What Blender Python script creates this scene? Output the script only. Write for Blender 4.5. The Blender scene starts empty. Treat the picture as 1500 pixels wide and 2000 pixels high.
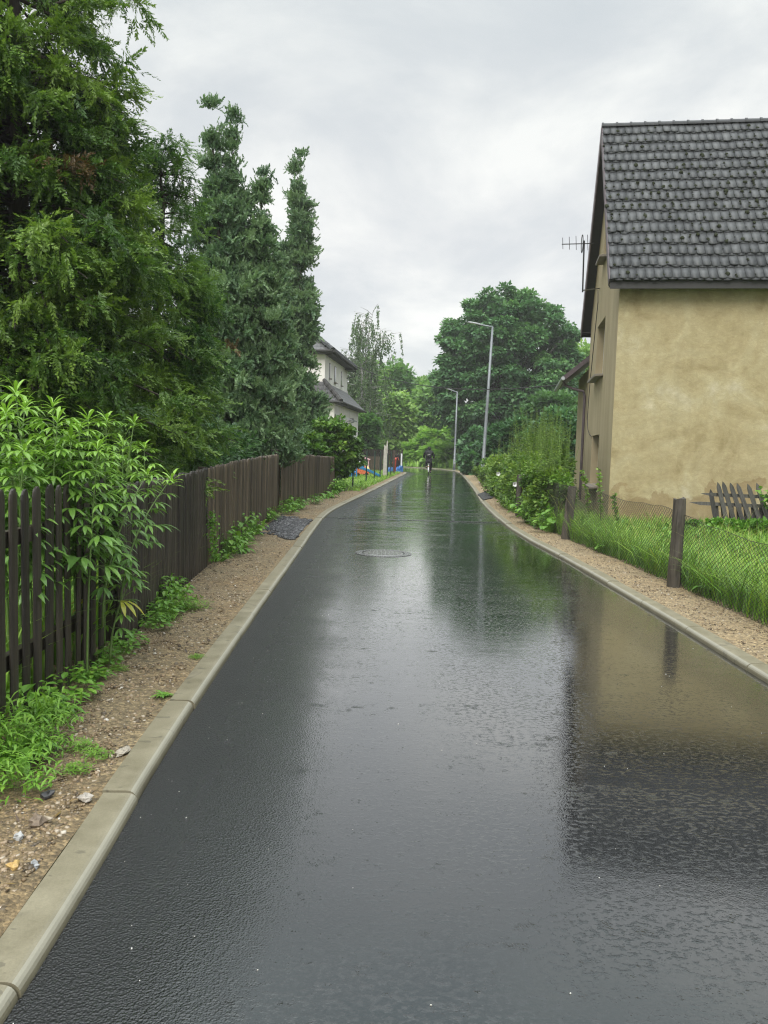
import bpy, math, random
import numpy as np
from mathutils import Vector, Matrix, noise as mnoise

random.seed(11)
rng = np.random.default_rng(7)
PI = math.pi
scene = bpy.context.scene
col = scene.collection

# ------------------------------------------------------------------ camera
F_PX, CAM_H = 1560.0, 1.6
PITCH = math.atan(124 / F_PX)
ROLL = 0.03
CAM_ROT = Matrix.Rotation(PI / 2 - PITCH, 3, 'X') @ Matrix.Rotation(ROLL, 3, 'Z')
cd = bpy.data.cameras.new('camera')
cam = bpy.data.objects.new('camera', cd)
col.objects.link(cam)
cd.sensor_fit = 'VERTICAL'
cd.sensor_height = 32.0
cd.lens = 32.0 * F_PX / 2000.0
cd.clip_start = 0.05
cd.clip_end = 2000
cam.matrix_world = Matrix.Translation((0, 0, CAM_H)) @ CAM_ROT.to_4x4()
scene.camera = cam


def ray(px, py):
    return CAM_ROT @ Vector(((px - 750) / F_PX, (1000 - py) / F_PX, -1))


def gnd(px, py, z=0.0):
    r = ray(px, py)
    t = (z - CAM_H) / r.z
    return Vector((r.x * t, r.y * t, z))


def at(px, py, Y):
    r = ray(px, py)
    t = Y / r.y
    return Vector((r.x * t, Y, CAM_H + r.z * t))


# ------------------------------------------------------------------ object helpers
def tag(o, label=None, cat=None, group=None, kind=None):
    if label:
        o['label'] = label
    if cat:
        o['category'] = cat
    if group:
        o['group'] = group
    if kind:
        o['kind'] = kind
    return o


def empty(name, loc=(0, 0, 0), rz=0.0, label=None, cat=None, group=None):
    o = bpy.data.objects.new(name, None)
    o.empty_display_size = 0.2
    col.objects.link(o)
    o.location = loc
    o.rotation_euler = (0, 0, rz)
    return tag(o, label, cat, group)


def link_mesh(name, me, mat, parent=None):
    if mat is not None:
        me.materials.append(mat)
    o = bpy.data.objects.new(name, me)
    col.objects.link(o)
    if parent is not None:
        o.parent = parent
    return o


def copy_tree(o, parent=None):
    c = o.copy()
    col.objects.link(c)
    c.parent = parent
    for ch in list(o.children):
        copy_tree(ch, c)
    return c


class MB:
    def __init__(self):
        self.v = []
        self.f = []

    def add(self, vs, fs):
        k = len(self.v)
        self.v.extend([tuple(p) for p in vs])
        self.f.extend([tuple(i + k for i in f) for f in fs])
        return self

    def box(self, c, s, rot=None):
        x, y, z = s[0] / 2, s[1] / 2, s[2] / 2
        vs = [Vector(p) for p in ((-x, -y, -z), (x, -y, -z), (x, y, -z), (-x, y, -z), (-x, -y, z), (x, -y, z), (x, y, z), (-x, y, z))]
        if rot is not None:
            vs = [rot @ p for p in vs]
        c = Vector(c)
        return self.add([p + c for p in vs], [(0, 3, 2, 1), (4, 5, 6, 7), (0, 1, 5, 4), (1, 2, 6, 5), (2, 3, 7, 6), (3, 0, 4, 7)])

    def bar(self, a, b, w, h, up=(0, 0, 1)):
        a, b = Vector(a), Vector(b)
        d = b - a
        L = d.length
        d.normalize()
        s = d.cross(Vector(up))
        if s.length < 1e-4:
            s = d.cross(Vector((0, 1, 0)))
        s.normalize()
        u = s.cross(d)
        R = Matrix((s, d, u)).transposed()
        return self.box((a + b) / 2, (w, L, h), R)

    def prism(self, poly, off):
        n = len(poly)
        off = Vector(off)
        vs = [Vector(p) for p in poly] + [Vector(p) + off for p in poly]
        fs = [tuple(range(n - 1, -1, -1)), tuple(range(n, 2 * n))]
        for i in range(n):
            j = (i + 1) % n
            fs.append((i, j, n + j, n + i))
        return self.add(vs, fs)

    def tube(self, pts, rad, n=8, cap=True):
        pts = [Vector(p) for p in pts]
        if not hasattr(rad, '__len__'):
            rad = [rad] * len(pts)
        vs, fs = [], []
        ref = None
        for i, p in enumerate(pts):
            if i == 0:
                d = pts[1] - p
            elif i == len(pts) - 1:
                d = p - pts[i - 1]
            else:
                d = pts[i + 1] - pts[i - 1]
            d.normalize()
            if ref is None:
                ref = Vector((0, 0, 1)) if abs(d.z) < 0.9 else Vector((1, 0, 0))
            s = d.cross(ref)
            if s.length < 1e-5:
                s = d.cross(Vector((0.3, 1, 0.2)))
            s.normalize()
            u = s.cross(d)
            u.normalize()
            ref = u
            for k in range(n):
                a = 2 * PI * k / n
                vs.append(p + (s * math.cos(a) + u * math.sin(a)) * rad[i])
        for i in range(len(pts) - 1):
            for k in range(n):
                k2 = (k + 1) % n
                fs.append((i * n + k, i * n + k2, (i + 1) * n + k2, (i + 1) * n + k))
        if cap:
            fs.append(tuple(range(n - 1, -1, -1)))
            b = (len(pts) - 1) * n
            fs.append(tuple(range(b, b + n)))
        return self.add(vs, fs)

    def torus(self, c, R, r, axis='X', n=32, m=8):
        c = Vector(c)
        vs, fs = [], []
        for i in range(n):
            a = 2 * PI * i / n
            for k in range(m):
                b = 2 * PI * k / m
                q = R + r * math.cos(b)
                p = (r * math.sin(b), q * math.cos(a), q * math.sin(a))
                if axis == 'Z':
                    p = (q * math.cos(a), q * math.sin(a), r * math.sin(b))
                vs.append(c + Vector(p))
        for i in range(n):
            for k in range(m):
                fs.append((i * m + k, ((i + 1) % n) * m + k, ((i + 1) % n) * m + (k + 1) % m, i * m + (k + 1) % m))
        return self.add(vs, fs)

    def blob(self, c, s, seed=0, amp=0.2, n=8, m=6, rot=None):
        """an uneven rounded lump"""
        c = Vector(c)
        vs, fs = [], []
        vs.append(Vector((0, 0, -1)))
        for i in range(1, m):
            t = PI * i / m
            for k in range(n):
                a = 2 * PI * k / n
                vs.append(Vector((math.sin(t) * math.cos(a), math.sin(t) * math.sin(a), -math.cos(t))))
        vs.append(Vector((0, 0, 1)))
        out = []
        for p in vs:
            q = p * (1 + amp * mnoise.noise(p * 1.7 + Vector((seed * 3.1, seed * 1.7, seed))))
            q = Vector((q.x * s[0], q.y * s[1], q.z * s[2]))
            if rot is not None:
                q = rot @ q
            out.append(q + c)
        for k in range(n):
            fs.append((0, 1 + (k + 1) % n, 1 + k))
        for i in range(m - 2):
            for k in range(n):
                a, b = 1 + i * n, 1 + (i + 1) * n
                fs.append((a + k, a + (k + 1) % n, b + (k + 1) % n, b + k))
        e = len(vs) - 1
        b = 1 + (m - 2) * n
        for k in range(n):
            fs.append((b + k, b + (k + 1) % n, e))
        return self.add(out, fs)

    def build(self, name, mat, parent=None, smooth=False, bevel=0.0):
        me = bpy.data.meshes.new(name)
        me.from_pydata(self.v, [], self.f)
        me.update()
        if smooth:
            me.polygons.foreach_set('use_smooth', [True] * len(me.polygons))
        o = link_mesh(name, me, mat, parent)
        if bevel > 0:
            b = o.modifiers.new('bevel', 'BEVEL')
            b.width = bevel
            b.segments = 2
            b.limit_method = 'ANGLE'
        return o


def np_mesh(name, verts, loops, totals, mat, parent=None, tint=None, smooth=False):
    verts = np.ascontiguousarray(verts, dtype=np.float32).reshape(-1, 3)
    loops = np.ascontiguousarray(loops, dtype=np.int32).ravel()
    totals = np.ascontiguousarray(totals, dtype=np.int32).ravel()
    me = bpy.data.meshes.new(name)
    me.vertices.add(len(verts))
    me.vertices.foreach_set('co', verts.ravel())
    me.loops.add(len(loops))
    me.loops.foreach_set('vertex_index', loops)
    me.polygons.add(len(totals))
    starts = np.concatenate([[0], np.cumsum(totals)[:-1]]).astype(np.int32)
    me.polygons.foreach_set('loop_start', starts)
    try:
        me.polygons.foreach_set('loop_total', totals)
    except Exception:
        pass
    if smooth:
        me.polygons.foreach_set('use_smooth', np.ones(len(totals), dtype=bool))
    me.update(calc_edges=True)
    if tint is not None:
        at_ = me.attributes.new('tint', 'FLOAT', 'FACE')
        at_.data.foreach_set('value', np.ascontiguousarray(tint, dtype=np.float32).ravel())
    return link_mesh(name, me, mat, parent)


def quad_mesh(name, Q, mat, parent=None, tint=None, smooth=False):
    """Q: n x 4 x 3"""
    n = len(Q)
    return np_mesh(name, Q.reshape(-1, 3), np.arange(n * 4), np.full(n, 4), mat, parent, tint, smooth)


# ------------------------------------------------------------------ material helpers
class NT:
    def __init__(self, name):
        self.m = bpy.data.materials.new(name)
        self.m.use_nodes = True
        self.t = self.m.node_tree
        self.n = self.t.nodes
        self.b = self.n['Principled BSDF']
        self.o = self.n['Material Output']

    def new(self, kind, **kw):
        x = self.n.new(kind)
        for k, v in kw.items():
            setattr(x, k, v)
        return x

    def link(self, a, b):
        self.t.links.new(a, b)

    def pos(self):
        return self.new('ShaderNodeNewGeometry').outputs['Position']

    def obj(self):
        return self.new('ShaderNodeTexCoord').outputs['Object']

    def scale(self, vec, s):
        m = self.new('ShaderNodeMapping')
        m.inputs['Scale'].default_value = s
        self.link(vec, m.inputs['Vector'])
        return m.outputs['Vector']

    def noise(self, vec, scale, detail=4, rough=0.6, dist=0.0):
        x = self.new('ShaderNodeTexNoise')
        x.inputs['Scale'].default_value = scale
        x.inputs['Detail'].default_value = detail
        x.inputs['Roughness'].default_value = rough
        x.inputs['Distortion'].default_value = dist
        if vec is not None:
            self.link(vec, x.inputs['Vector'])
        return x.outputs['Fac']

    def voro(self, vec, scale, out='Distance', feature='F1', rand=1.0):
        x = self.new('ShaderNodeTexVoronoi', feature=feature)
        x.inputs['Scale'].default_value = scale
        x.inputs['Randomness'].default_value = rand
        if vec is not None:
            self.link(vec, x.inputs['Vector'])
        return x.outputs[out]

    def ramp(self, fac, stops, interp='LINEAR'):
        x = self.new('ShaderNodeValToRGB')
        r = x.color_ramp
        r.interpolation = interp
        while len(r.elements) < len(stops):
            r.elements.new(0.5)
        for e, (p, c) in zip(r.elements, stops):
            e.position = p
            e.color = (c[0], c[1], c[2], 1) if hasattr(c, '__len__') else (c, c, c, 1)
        self.link(fac, x.inputs['Fac'])
        return x.outputs['Color']

    def math(self, op, a, b=None, c=None, clamp=False):
        x = self.new('ShaderNodeMath', operation=op, use_clamp=clamp)
        for i, v in enumerate((a, b, c)):
            if v is None:
                continue
            if isinstance(v, (int, float)):
                x.inputs[i].default_value = v
            else:
                self.link(v, x.inputs[i])
        return x.outputs[0]

    def mix(self, fac, a, b, blend='MIX'):
        x = self.new('ShaderNodeMix', data_type='RGBA', blend_type=blend)
        for s, v in ((x.inputs['Factor'], fac), (x.inputs[6], a), (x.inputs[7], b)):
            if isinstance(v, (int, float)):
                s.default_value = v
            elif isinstance(v, tuple):
                s.default_value = (v[0], v[1], v[2], 1)
            else:
                self.link(v, s)
        return x.outputs[2]

    def bump(self, height, strength=0.5, dist=0.01, normal=None):
        x = self.new('ShaderNodeBump')
        if isinstance(strength, (int, float)):
            x.inputs['Strength'].default_value = strength
        else:
            self.link(strength, x.inputs['Strength'])
        x.inputs['Distance'].default_value = dist
        self.link(height, x.inputs['Height'])
        if normal is not None:
            self.link(normal, x.inputs['Normal'])
        return x.outputs['Normal']

    def set(self, **kw):
        for k, v in kw.items():
            s = self.b.inputs[k.replace('_', ' ')]
            if isinstance(v, (int, float)):
                s.default_value = v
            elif isinstance(v, tuple):
                s.default_value = (v[0], v[1], v[2], 1)
            else:
                self.link(v, s)
        return self

    def xyz(self, vec):
        s = self.new('ShaderNodeSeparateXYZ')
        self.link(vec, s.inputs[0])
        return s.outputs


def simple(name, c, rough=0.5, metal=0.0, var=0.25, scale=14.0, spec=0.5, bump=0.15):
    """a plain paint / plastic / metal with slight soiling"""
    t = NT(name)
    n = t.noise(t.obj(), scale, 5, 0.65)
    lo = tuple(x * (1 - var) for x in c)
    hi = tuple(min(1, x * (1 + var)) for x in c)
    t.set(Base_Color=t.ramp(n, [(0.3, lo), (0.7, hi)]), Roughness=t.ramp(n, [(0.3, max(rough - 0.1, 0.05)), (0.7, min(rough + 0.1, 1))]), Metallic=metal)
    t.set(Normal=t.bump(n, bump, 0.004))
    t.set(Specular_IOR_Level=spec)
    return t.m


def foliage(name, dark, mid, tip, brown=(0.13, 0.085, 0.036), trans=0.28, rough=0.42, spec=0.4):
    t = NT(name)
    a = t.new('ShaderNodeAttribute', attribute_name='tint').outputs['Fac']
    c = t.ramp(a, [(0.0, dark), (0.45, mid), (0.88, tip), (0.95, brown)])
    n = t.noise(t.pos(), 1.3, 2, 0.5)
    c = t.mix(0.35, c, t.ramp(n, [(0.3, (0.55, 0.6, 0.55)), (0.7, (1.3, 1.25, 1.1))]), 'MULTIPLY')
    t.set(Base_Color=c, Roughness=rough, Specular_IOR_Level=spec)
    tr = t.new('ShaderNodeBsdfTranslucent')
    t.link(t.mix(0.5, c, (1.1, 1.2, 0.5), 'MULTIPLY'), tr.inputs['Color'])
    mx = t.new('ShaderNodeMixShader')
    mx.inputs[0].default_value = trans
    t.link(t.b.outputs[0], mx.inputs[1])
    t.link(tr.outputs[0], mx.inputs[2])
    t.link(mx.outputs[0], t.o.inputs['Surface'])
    return t.m


def bark(name, lo, hi, sx=14, sz=3):
    t = NT(name)
    v = t.scale(t.obj(), (sx, sx, sz))
    n = t.noise(v, 1.0, 6, 0.7, 0.6)
    t.set(Base_Color=t.ramp(n, [(0.3, lo), (0.7, hi)]), Roughness=0.75, Normal=t.bump(n, 0.8, 0.02))
    return t.m


def wood(name, lo, hi, axis_scale=(30, 30, 1.6), rough=0.45, green=0.0):
    t = NT(name)
    geo = t.new('ShaderNodeObjectInfo').outputs['Random']
    v = t.obj()
    mp = t.new('ShaderNodeMapping')
    mp.inputs['Scale'].default_value = axis_scale
    t.link(v, mp.inputs['Vector'])
    cm = t.new('ShaderNodeCombineXYZ')
    t.link(t.math('MULTIPLY', geo, 37.0), cm.inputs[0])
    t.link(t.math('MULTIPLY', geo, 91.0), cm.inputs[2])
    t.link(cm.outputs[0], mp.inputs['Location'])
    n = t.noise(mp.outputs[0], 1.0, 6, 0.7, 0.4)
    c = t.ramp(n, [(0.28, lo), (0.72, hi)])
    br = t.math('MULTIPLY_ADD', geo, 1.15, 0.45)
    c = t.mix(1.0, c, br, 'MULTIPLY')
    if green:
        g = t.noise(t.scale(v, (5, 5, 2)), 1.0, 4)
        c = t.mix(t.math('MULTIPLY', t.ramp(g, [(0.5, 0), (0.7, 1)]), green), c, (0.05, 0.065, 0.025))
    t.set(Base_Color=c, Roughness=t.ramp(n, [(0.3, rough - 0.12), (0.7, rough + 0.2)]), Normal=t.bump(n, 0.7, 0.006), Specular_IOR_Level=0.45)
    return t.m


MAT = {}
MAT['bark_dark'] = bark('bark_dark', (0.018, 0.014, 0.011), (0.07, 0.052, 0.04))
MAT['bark_grey'] = bark('bark_grey', (0.05, 0.045, 0.038), (0.16, 0.15, 0.13))
MAT['bark_birch'] = bark('bark_birch', (0.12, 0.11, 0.10), (0.62, 0.61, 0.58), 3, 8)
MAT['leaf_conifer'] = foliage('leaf_conifer', (0.022, 0.055, 0.014), (0.069, 0.147, 0.028), (0.202, 0.322, 0.052), trans=0.32)
MAT['leaf_yew'] = foliage('leaf_yew', (0.020, 0.057, 0.020), (0.060, 0.144, 0.035), (0.172, 0.305, 0.061), trans=0.32)
MAT['leaf_thuja'] = foliage('leaf_thuja', (0.043, 0.091, 0.048), (0.114, 0.206, 0.107), (0.213, 0.324, 0.166), (0.170, 0.124, 0.060), trans=0.32)
MAT['leaf_maple'] = foliage('leaf_maple', (0.048, 0.118, 0.052), (0.098, 0.224, 0.089), (0.209, 0.382, 0.128), (0.279, 0.421, 0.132), trans=0.3)
MAT['leaf_shrub'] = foliage('leaf_shrub', (0.040, 0.098, 0.014), (0.086, 0.196, 0.025), (0.196, 0.310, 0.046), (0.230, 0.230, 0.057))
MAT['leaf_hedge'] = foliage('leaf_hedge', (0.042, 0.105, 0.020), (0.108, 0.225, 0.031), (0.272, 0.381, 0.063), (0.230, 0.099, 0.035), trans=0.36)
MAT['leaf_herb'] = foliage('leaf_herb', (0.062, 0.148, 0.037), (0.123, 0.259, 0.056), (0.246, 0.431, 0.056), (0.419, 0.407, 0.049), rough=0.32, spec=0.5)
MAT['leaf_weed'] = foliage('leaf_weed', (0.061, 0.145, 0.024), (0.121, 0.278, 0.036), (0.218, 0.399, 0.048), (0.266, 0.242, 0.061))
MAT['grass'] = foliage('grass', (0.083, 0.193, 0.027), (0.168, 0.338, 0.039), (0.335, 0.484, 0.068), (0.502, 0.420, 0.150), rough=0.4)
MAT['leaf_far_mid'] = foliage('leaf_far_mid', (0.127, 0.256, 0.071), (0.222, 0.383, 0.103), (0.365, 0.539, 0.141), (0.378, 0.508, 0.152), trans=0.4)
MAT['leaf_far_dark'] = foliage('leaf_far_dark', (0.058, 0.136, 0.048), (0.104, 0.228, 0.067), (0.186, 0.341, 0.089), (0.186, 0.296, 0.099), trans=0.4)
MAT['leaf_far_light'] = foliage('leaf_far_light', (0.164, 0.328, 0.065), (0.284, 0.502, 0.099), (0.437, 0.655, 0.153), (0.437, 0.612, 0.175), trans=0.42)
MAT['leaf_birch'] = foliage('leaf_birch', (0.063, 0.112, 0.051), (0.105, 0.173, 0.072), (0.180, 0.254, 0.101), (0.169, 0.163, 0.101))
MAT['stem_green'] = simple('stem_green', (0.12, 0.20, 0.05), 0.45)
MAT['stem_brown'] = simple('stem_brown', (0.07, 0.05, 0.03), 0.6)
MAT['fence_black'] = wood('fence_black', (0.011, 0.009, 0.0075), (0.052, 0.042, 0.032), rough=0.42)
MAT['fence_brown'] = wood('fence_brown', (0.026, 0.020, 0.014), (0.145, 0.108, 0.072), rough=0.5)
MAT['post_wood'] = wood('post_wood', (0.018, 0.015, 0.012), (0.10, 0.085, 0.065), (26, 26, 3), 0.6, 0.4)
MAT['old_picket'] = wood('old_picket', (0.018, 0.017, 0.015), (0.105, 0.098, 0.088), rough=0.55)
MAT['galvanised'] = simple('galvanised', (0.46, 0.48, 0.50), 0.42, 0.7, 0.15, 6)
MAT['lamp_pole'] = simple('lamp_pole', (0.21, 0.225, 0.24), 0.45, 0.35, 0.15, 6)
MAT['wire_rust'] = simple('wire_rust', (0.04, 0.034, 0.028), 0.6, 0.4)
MAT['black_metal'] = simple('black_metal', (0.012, 0.012, 0.012), 0.4, 0.2)
MAT['green_metal'] = simple('green_metal', (0.010, 0.038, 0.028), 0.4, 0.1)
MAT['dark_cable'] = simple('dark_cable', (0.02, 0.019, 0.018), 0.6)
MAT['concrete_pole'] = simple('concrete_pole', (0.40, 0.38, 0.33), 0.8, 0, 0.3, 5)
MAT['soot_board'] = wood('soot_board', (0.05, 0.038, 0.042), (0.14, 0.105, 0.115), (4, 4, 4), 0.55)
MAT['soffit'] = simple('soffit', (0.035, 0.033, 0.032), 0.7)
MAT['white_frame'] = simple('white_frame', (0.74, 0.74, 0.73), 0.35, 0, 0.06)
MAT['sill_stone'] = simple('sill_stone', (0.22, 0.19, 0.16), 0.6)
MAT['glass'] = simple('glass', (0.02, 0.024, 0.027), 0.06, 0, 0.1, 2, 0.6, 0.0)
MAT['soil_dark'] = simple('soil_dark', (0.035, 0.027, 0.018), 0.9)
# ================================================================== SETTING
# ---- road edges on the ground (metres; measured once from the photograph)
LEFT = [(-0.97, -6.0), (-0.99, 0.0), (-1.0, 2.11), (-1.03, 2.95), (-1.07, 3.68), (-1.12, 5.06), (-1.155, 6.8), (-1.21, 9.97), (-1.26, 12.5), (-1.31, 15.2), (-1.33, 18.0), (-1.24, 20.4), (-0.79, 25.66), (-0.1, 33.8), (0.72, 44.0), (1.42, 53.0), (1.25, 55.4), (0.3, 56.4), (-2.0, 56.9), (-40.0, 58.5)]
RIGHT = [(2.8, -6.0), (2.8, 0.0), (2.79, 5.6), (2.8, 7.3), (2.78, 9.5), (2.74, 12.0), (2.65, 14.3), (2.64, 16.6), (2.75, 20.0), (3.07, 25.4), (3.55, 31.4), (4.25, 41.0), (5.0, 52.0), (5.28, 58.0), (5.2, 63.0), (4.2, 67.4), (1.6, 70.6), (-6.0, 72.6), (-40.0, 74.5)]


def resample(pts, step):
    P = [Vector((p[0], p[1])) for p in pts]
    # Catmull-Rom, then even spacing
    dense = []
    for i in range(len(P) - 1):
        a, b, c, d = P[max(i - 1, 0)], P[i], P[i + 1], P[min(i + 2, len(P) - 1)]
        L = (c - b).length
        ta = (c - a) / max((c - a).length, 1e-6) * L * 0.9
        td = (d - b) / max((d - b).length, 1e-6) * L * 0.9
        n = max(2, int(L / 0.1))
        for k in range(n):
            t = k / n
            h1, h2, h3, h4 = 2 * t**3 - 3 * t**2 + 1, t**3 - 2 * t**2 + t, -2 * t**3 + 3 * t**2, t**3 - t**2
            dense.append(b * h1 + ta * h2 + c * h3 + td * h4)
    dense.append(P[-1])
    out, acc, nxt = [dense[0]], 0.0, step
    for i in range(1, len(dense)):
        L = (dense[i] - dense[i - 1]).length
        while L > 0 and acc + L >= nxt:
            out.append(dense[i - 1].lerp(dense[i], (nxt - acc) / L))
            nxt += step
        acc += L
    return out


LE, RE = resample(LEFT, 0.25), resample(RIGHT, 0.25)


def offset(line, d):
    """moves a polyline sideways, to its left for d > 0"""
    out = []
    for i, p in enumerate(line):
        t = (line[min(i + 1, len(line) - 1)] - line[max(i - 1, 0)]).normalized()
        out.append(p + Vector((-t.y, t.x)) * d)
    return out


def edge_x(line, y):
    for a, b in zip(line, line[1:]):
        if a.y <= y <= b.y:
            return a.x + (b.x - a.x) * (y - a.y) / max(b.y - a.y, 1e-6)
    return line[-1].x


# ---- wet asphalt
def road_material():
    t = NT('wet_asphalt')
    p = t.pos()
    uv = t.new('ShaderNodeUVMap').outputs['UV']
    u = t.xyz(uv)[0]
    grain = t.noise(p, 75, 3, 0.7)
    chips = t.voro(p, 120, 'Distance')
    patch = t.noise(p, 0.9, 5, 0.62, 0.5)
    fine = t.noise(p, 9.0, 4, 0.65)
    base = t.ramp(grain, [(0.32, (0.005, 0.0055, 0.006)), (0.6, (0.012, 0.0128, 0.0138)), (0.8, (0.042, 0.043, 0.044))])
    base = t.mix(0.5, base, t.ramp(patch, [(0.3, 0.6), (0.7, 1.25)]), 'MULTIPLY')
    # a drier, rougher strip along the left kerb, standing water to the right
    uu = t.math('ADD', u, t.math('MULTIPLY', t.math('SUBTRACT', patch, 0.5), 0.15))
    wet = t.ramp(uu, [(0.03, 0.0), (0.11, 0.35), (0.19, 0.88), (0.28, 1.0)])
    bands = t.noise(t.scale(p, (0.7, 3.2, 1.0)), 1.0, 4, 0.7, 0.6)
    holes = t.ramp(t.math('ADD', fine, t.math('MULTIPLY', t.math('SUBTRACT', bands, 0.5), 0.9)), [(0.66, 1.0), (0.80, 0.35)])
    # the older stretch beyond the manhole is worn into rougher cross bands
    yfar = t.ramp(t.math('MULTIPLY', t.xyz(p)[1], 0.03), [(0.36, 0.0), (0.56, 1.0)])
    worn = t.ramp(t.math('ADD', t.math('MULTIPLY', bands, 0.7), t.math('MULTIPLY', patch, 0.3)), [(0.46, 1.0), (0.62, 0.25)])
    holes = t.math('MULTIPLY', holes, t.math('ADD', t.math('MULTIPLY', t.math('SUBTRACT', worn, 1.0), yfar), 1.0))
    wet = t.math('MULTIPLY', wet, holes)
    pores = t.ramp(t.math('ADD', t.noise(p, 62, 3, 0.6), t.math('MULTIPLY', t.math('SUBTRACT', fine, 0.5), 0.5)), [(0.63, 1.0), (0.70, 0.45)])
    wet = t.math('MULTIPLY', wet, pores)
    t.set(Base_Color=base)
    t.set(Roughness=t.ramp(wet, [(0.0, 0.34), (0.6, 0.12), (1.0, 0.03)]))
    t.set(Specular_IOR_Level=0.5)
    rough_h = t.math('ADD', t.math('MULTIPLY', grain, 0.7), t.math('MULTIPLY', chips, 0.6))
    bs = t.math('MULTIPLY_ADD', wet, -0.54, 0.55)
    # the film of water: ripples from rain, long and low
    rip = t.noise(t.scale(p, (6.0, 9.5, 6.0)), 1.0, 3, 0.55, 0.3)
    rip2 = t.noise(t.scale(p, (30.0, 44.0, 30.0)), 1.0, 4, 0.65)
    slow = t.noise(t.scale(p, (0.9, 1.9, 1.0)), 1.0, 5, 0.68, 0.4)
    peaks = t.math('MAXIMUM', t.math('SUBTRACT', rip2, 0.53), 0.0)
    where = t.ramp(t.math('ADD', t.math('MULTIPLY', bands, 0.6), t.math('MULTIPLY', fine, 0.4)), [(0.40, 0.25), (0.62, 1.6)])
    film = t.math('ADD', t.math('ADD', t.math('MULTIPLY', rip, 0.40), t.math('MULTIPLY', t.math('MULTIPLY', peaks, where), 4.2)), t.math('MULTIPLY', slow, 1.3))
    fn = t.bump(film, 0.080, 0.012)
    fn = t.bump(rough_h, t.math('MULTIPLY_ADD', wet, -0.315, 0.34), 0.006, fn)
    t.set(Coat_Weight=t.math('MULTIPLY_ADD', wet, 0.84, 0.16), Coat_IOR=1.78)
    t.set(Coat_Roughness=t.math('MULTIPLY_ADD', wet, -0.18, 0.20))
    t.link(fn, t.b.inputs['Coat Normal'])
    t.set(Normal=t.bump(rough_h, bs, 0.012, fn))
    return t.m


MAT['road'] = road_material()


def kerb_material():
    t = NT('kerb_concrete')
    p = t.pos()
    n = t.noise(p, 5, 5, 0.65)
    g = t.noise(p, 160, 3, 0.7)
    st = t.noise(p, 2.6, 3, 0.55, 1.2)
    c = t.ramp(n, [(0.3, (0.150, 0.132, 0.084)), (0.7, (0.235, 0.210, 0.142))])
    c = t.mix(0.4, c, t.ramp(g, [(0.3, 0.7), (0.7, 1.25)]), 'MULTIPLY')
    c = t.mix(t.ramp(st, [(0.62, 0.0), (0.68, 0.55)]), c, (0.085, 0.074, 0.052))
    sp = t.noise(t.scale(p, (9, 14, 9)), 1.0, 3, 0.5, 0.3)
    c = t.mix(t.ramp(sp, [(0.655, 0.0), (0.68, 0.6)]), c, (0.09, 0.08, 0.055))
    # the rounded arris is coloured paler than the flat top, by the slope of its faces
    z = t.xyz(t.new('ShaderNodeNewGeometry').outputs['Normal'])[2]
    c = t.mix(t.ramp(z, [(0.35, 0.0), (0.6, 0.55), (0.9, 0.55), (0.985, 0.0)]), c, (0.34, 0.33, 0.275))
    t.set(Base_Color=c, Roughness=t.ramp(n, [(0.3, 0.38), (0.7, 0.62)]), Normal=t.bump(t.math('ADD', g, t.math('MULTIPLY', n, 1.5)), 0.35, 0.003))
    return t.m


MAT['kerb'] = kerb_material()


def soil_material(name, lo, mid, hi, red):
    t = NT(name)
    p = t.pos()
    a = t.noise(p, 1.1, 5, 0.65)
    b = t.noise(p, 26, 5, 0.75)
    v = t.voro(p, 60, 'Color')
    d = t.voro(p, 60, 'Distance')
    vv = t.xyz(v)[0]
    c = t.ramp(b, [(0.28, lo), (0.5, mid), (0.74, hi)])
    c = t.mix(t.ramp(a, [(0.45, 0.0), (0.62, 0.75)]), c, t.mix(1.0, c, red, 'MULTIPLY'))
    c = t.mix(0.45, c, t.ramp(vv, [(0.1, (0.35, 0.33, 0.3)), (0.6, (1.0, 0.95, 0.85)), (0.95, (2.1, 2.0, 1.85))]), 'MULTIPLY')
    t.set(Base_Color=c, Roughness=t.ramp(b, [(0.3, 0.55), (0.7, 0.9)]))
    h = t.math('ADD', t.math('MULTIPLY', b, 0.8), t.math('MULTIPLY', d, -0.7))
    t.set(Normal=t.bump(h, 0.9, 0.02))
    return t.m


MAT['verge_left'] = soil_material('verge_soil_red', (0.058, 0.046, 0.027), (0.185, 0.142, 0.078), (0.335, 0.272, 0.165), (1.0, 0.91, 0.82))
MAT['verge_right'] = soil_material('verge_soil_sand', (0.11, 0.082, 0.046), (0.27, 0.208, 0.122), (0.43, 0.35, 0.222), (1.02, 0.97, 0.90))
MAT['land'] = soil_material('garden_soil', (0.03, 0.035, 0.014), (0.06, 0.075, 0.022), (0.10, 0.12, 0.035), (0.8, 0.95, 0.8))
MAT['lawn'] = soil_material('lawn_ground', (0.05, 0.075, 0.018), (0.10, 0.15, 0.03), (0.16, 0.20, 0.05), (1.0, 0.9, 0.7))
MAT['apron'] = soil_material('apron_asphalt', (0.02, 0.02, 0.021), (0.04, 0.04, 0.042), (0.07, 0.07, 0.072), (1, 1, 1))


def stone_material(name, stops):
    t = NT(name)
    a = t.new('ShaderNodeAttribute', attribute_name='tint').outputs['Fac']
    c = t.ramp(a, stops)
    t.set(Base_Color=c, Roughness=0.45)
    return t.m


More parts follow.
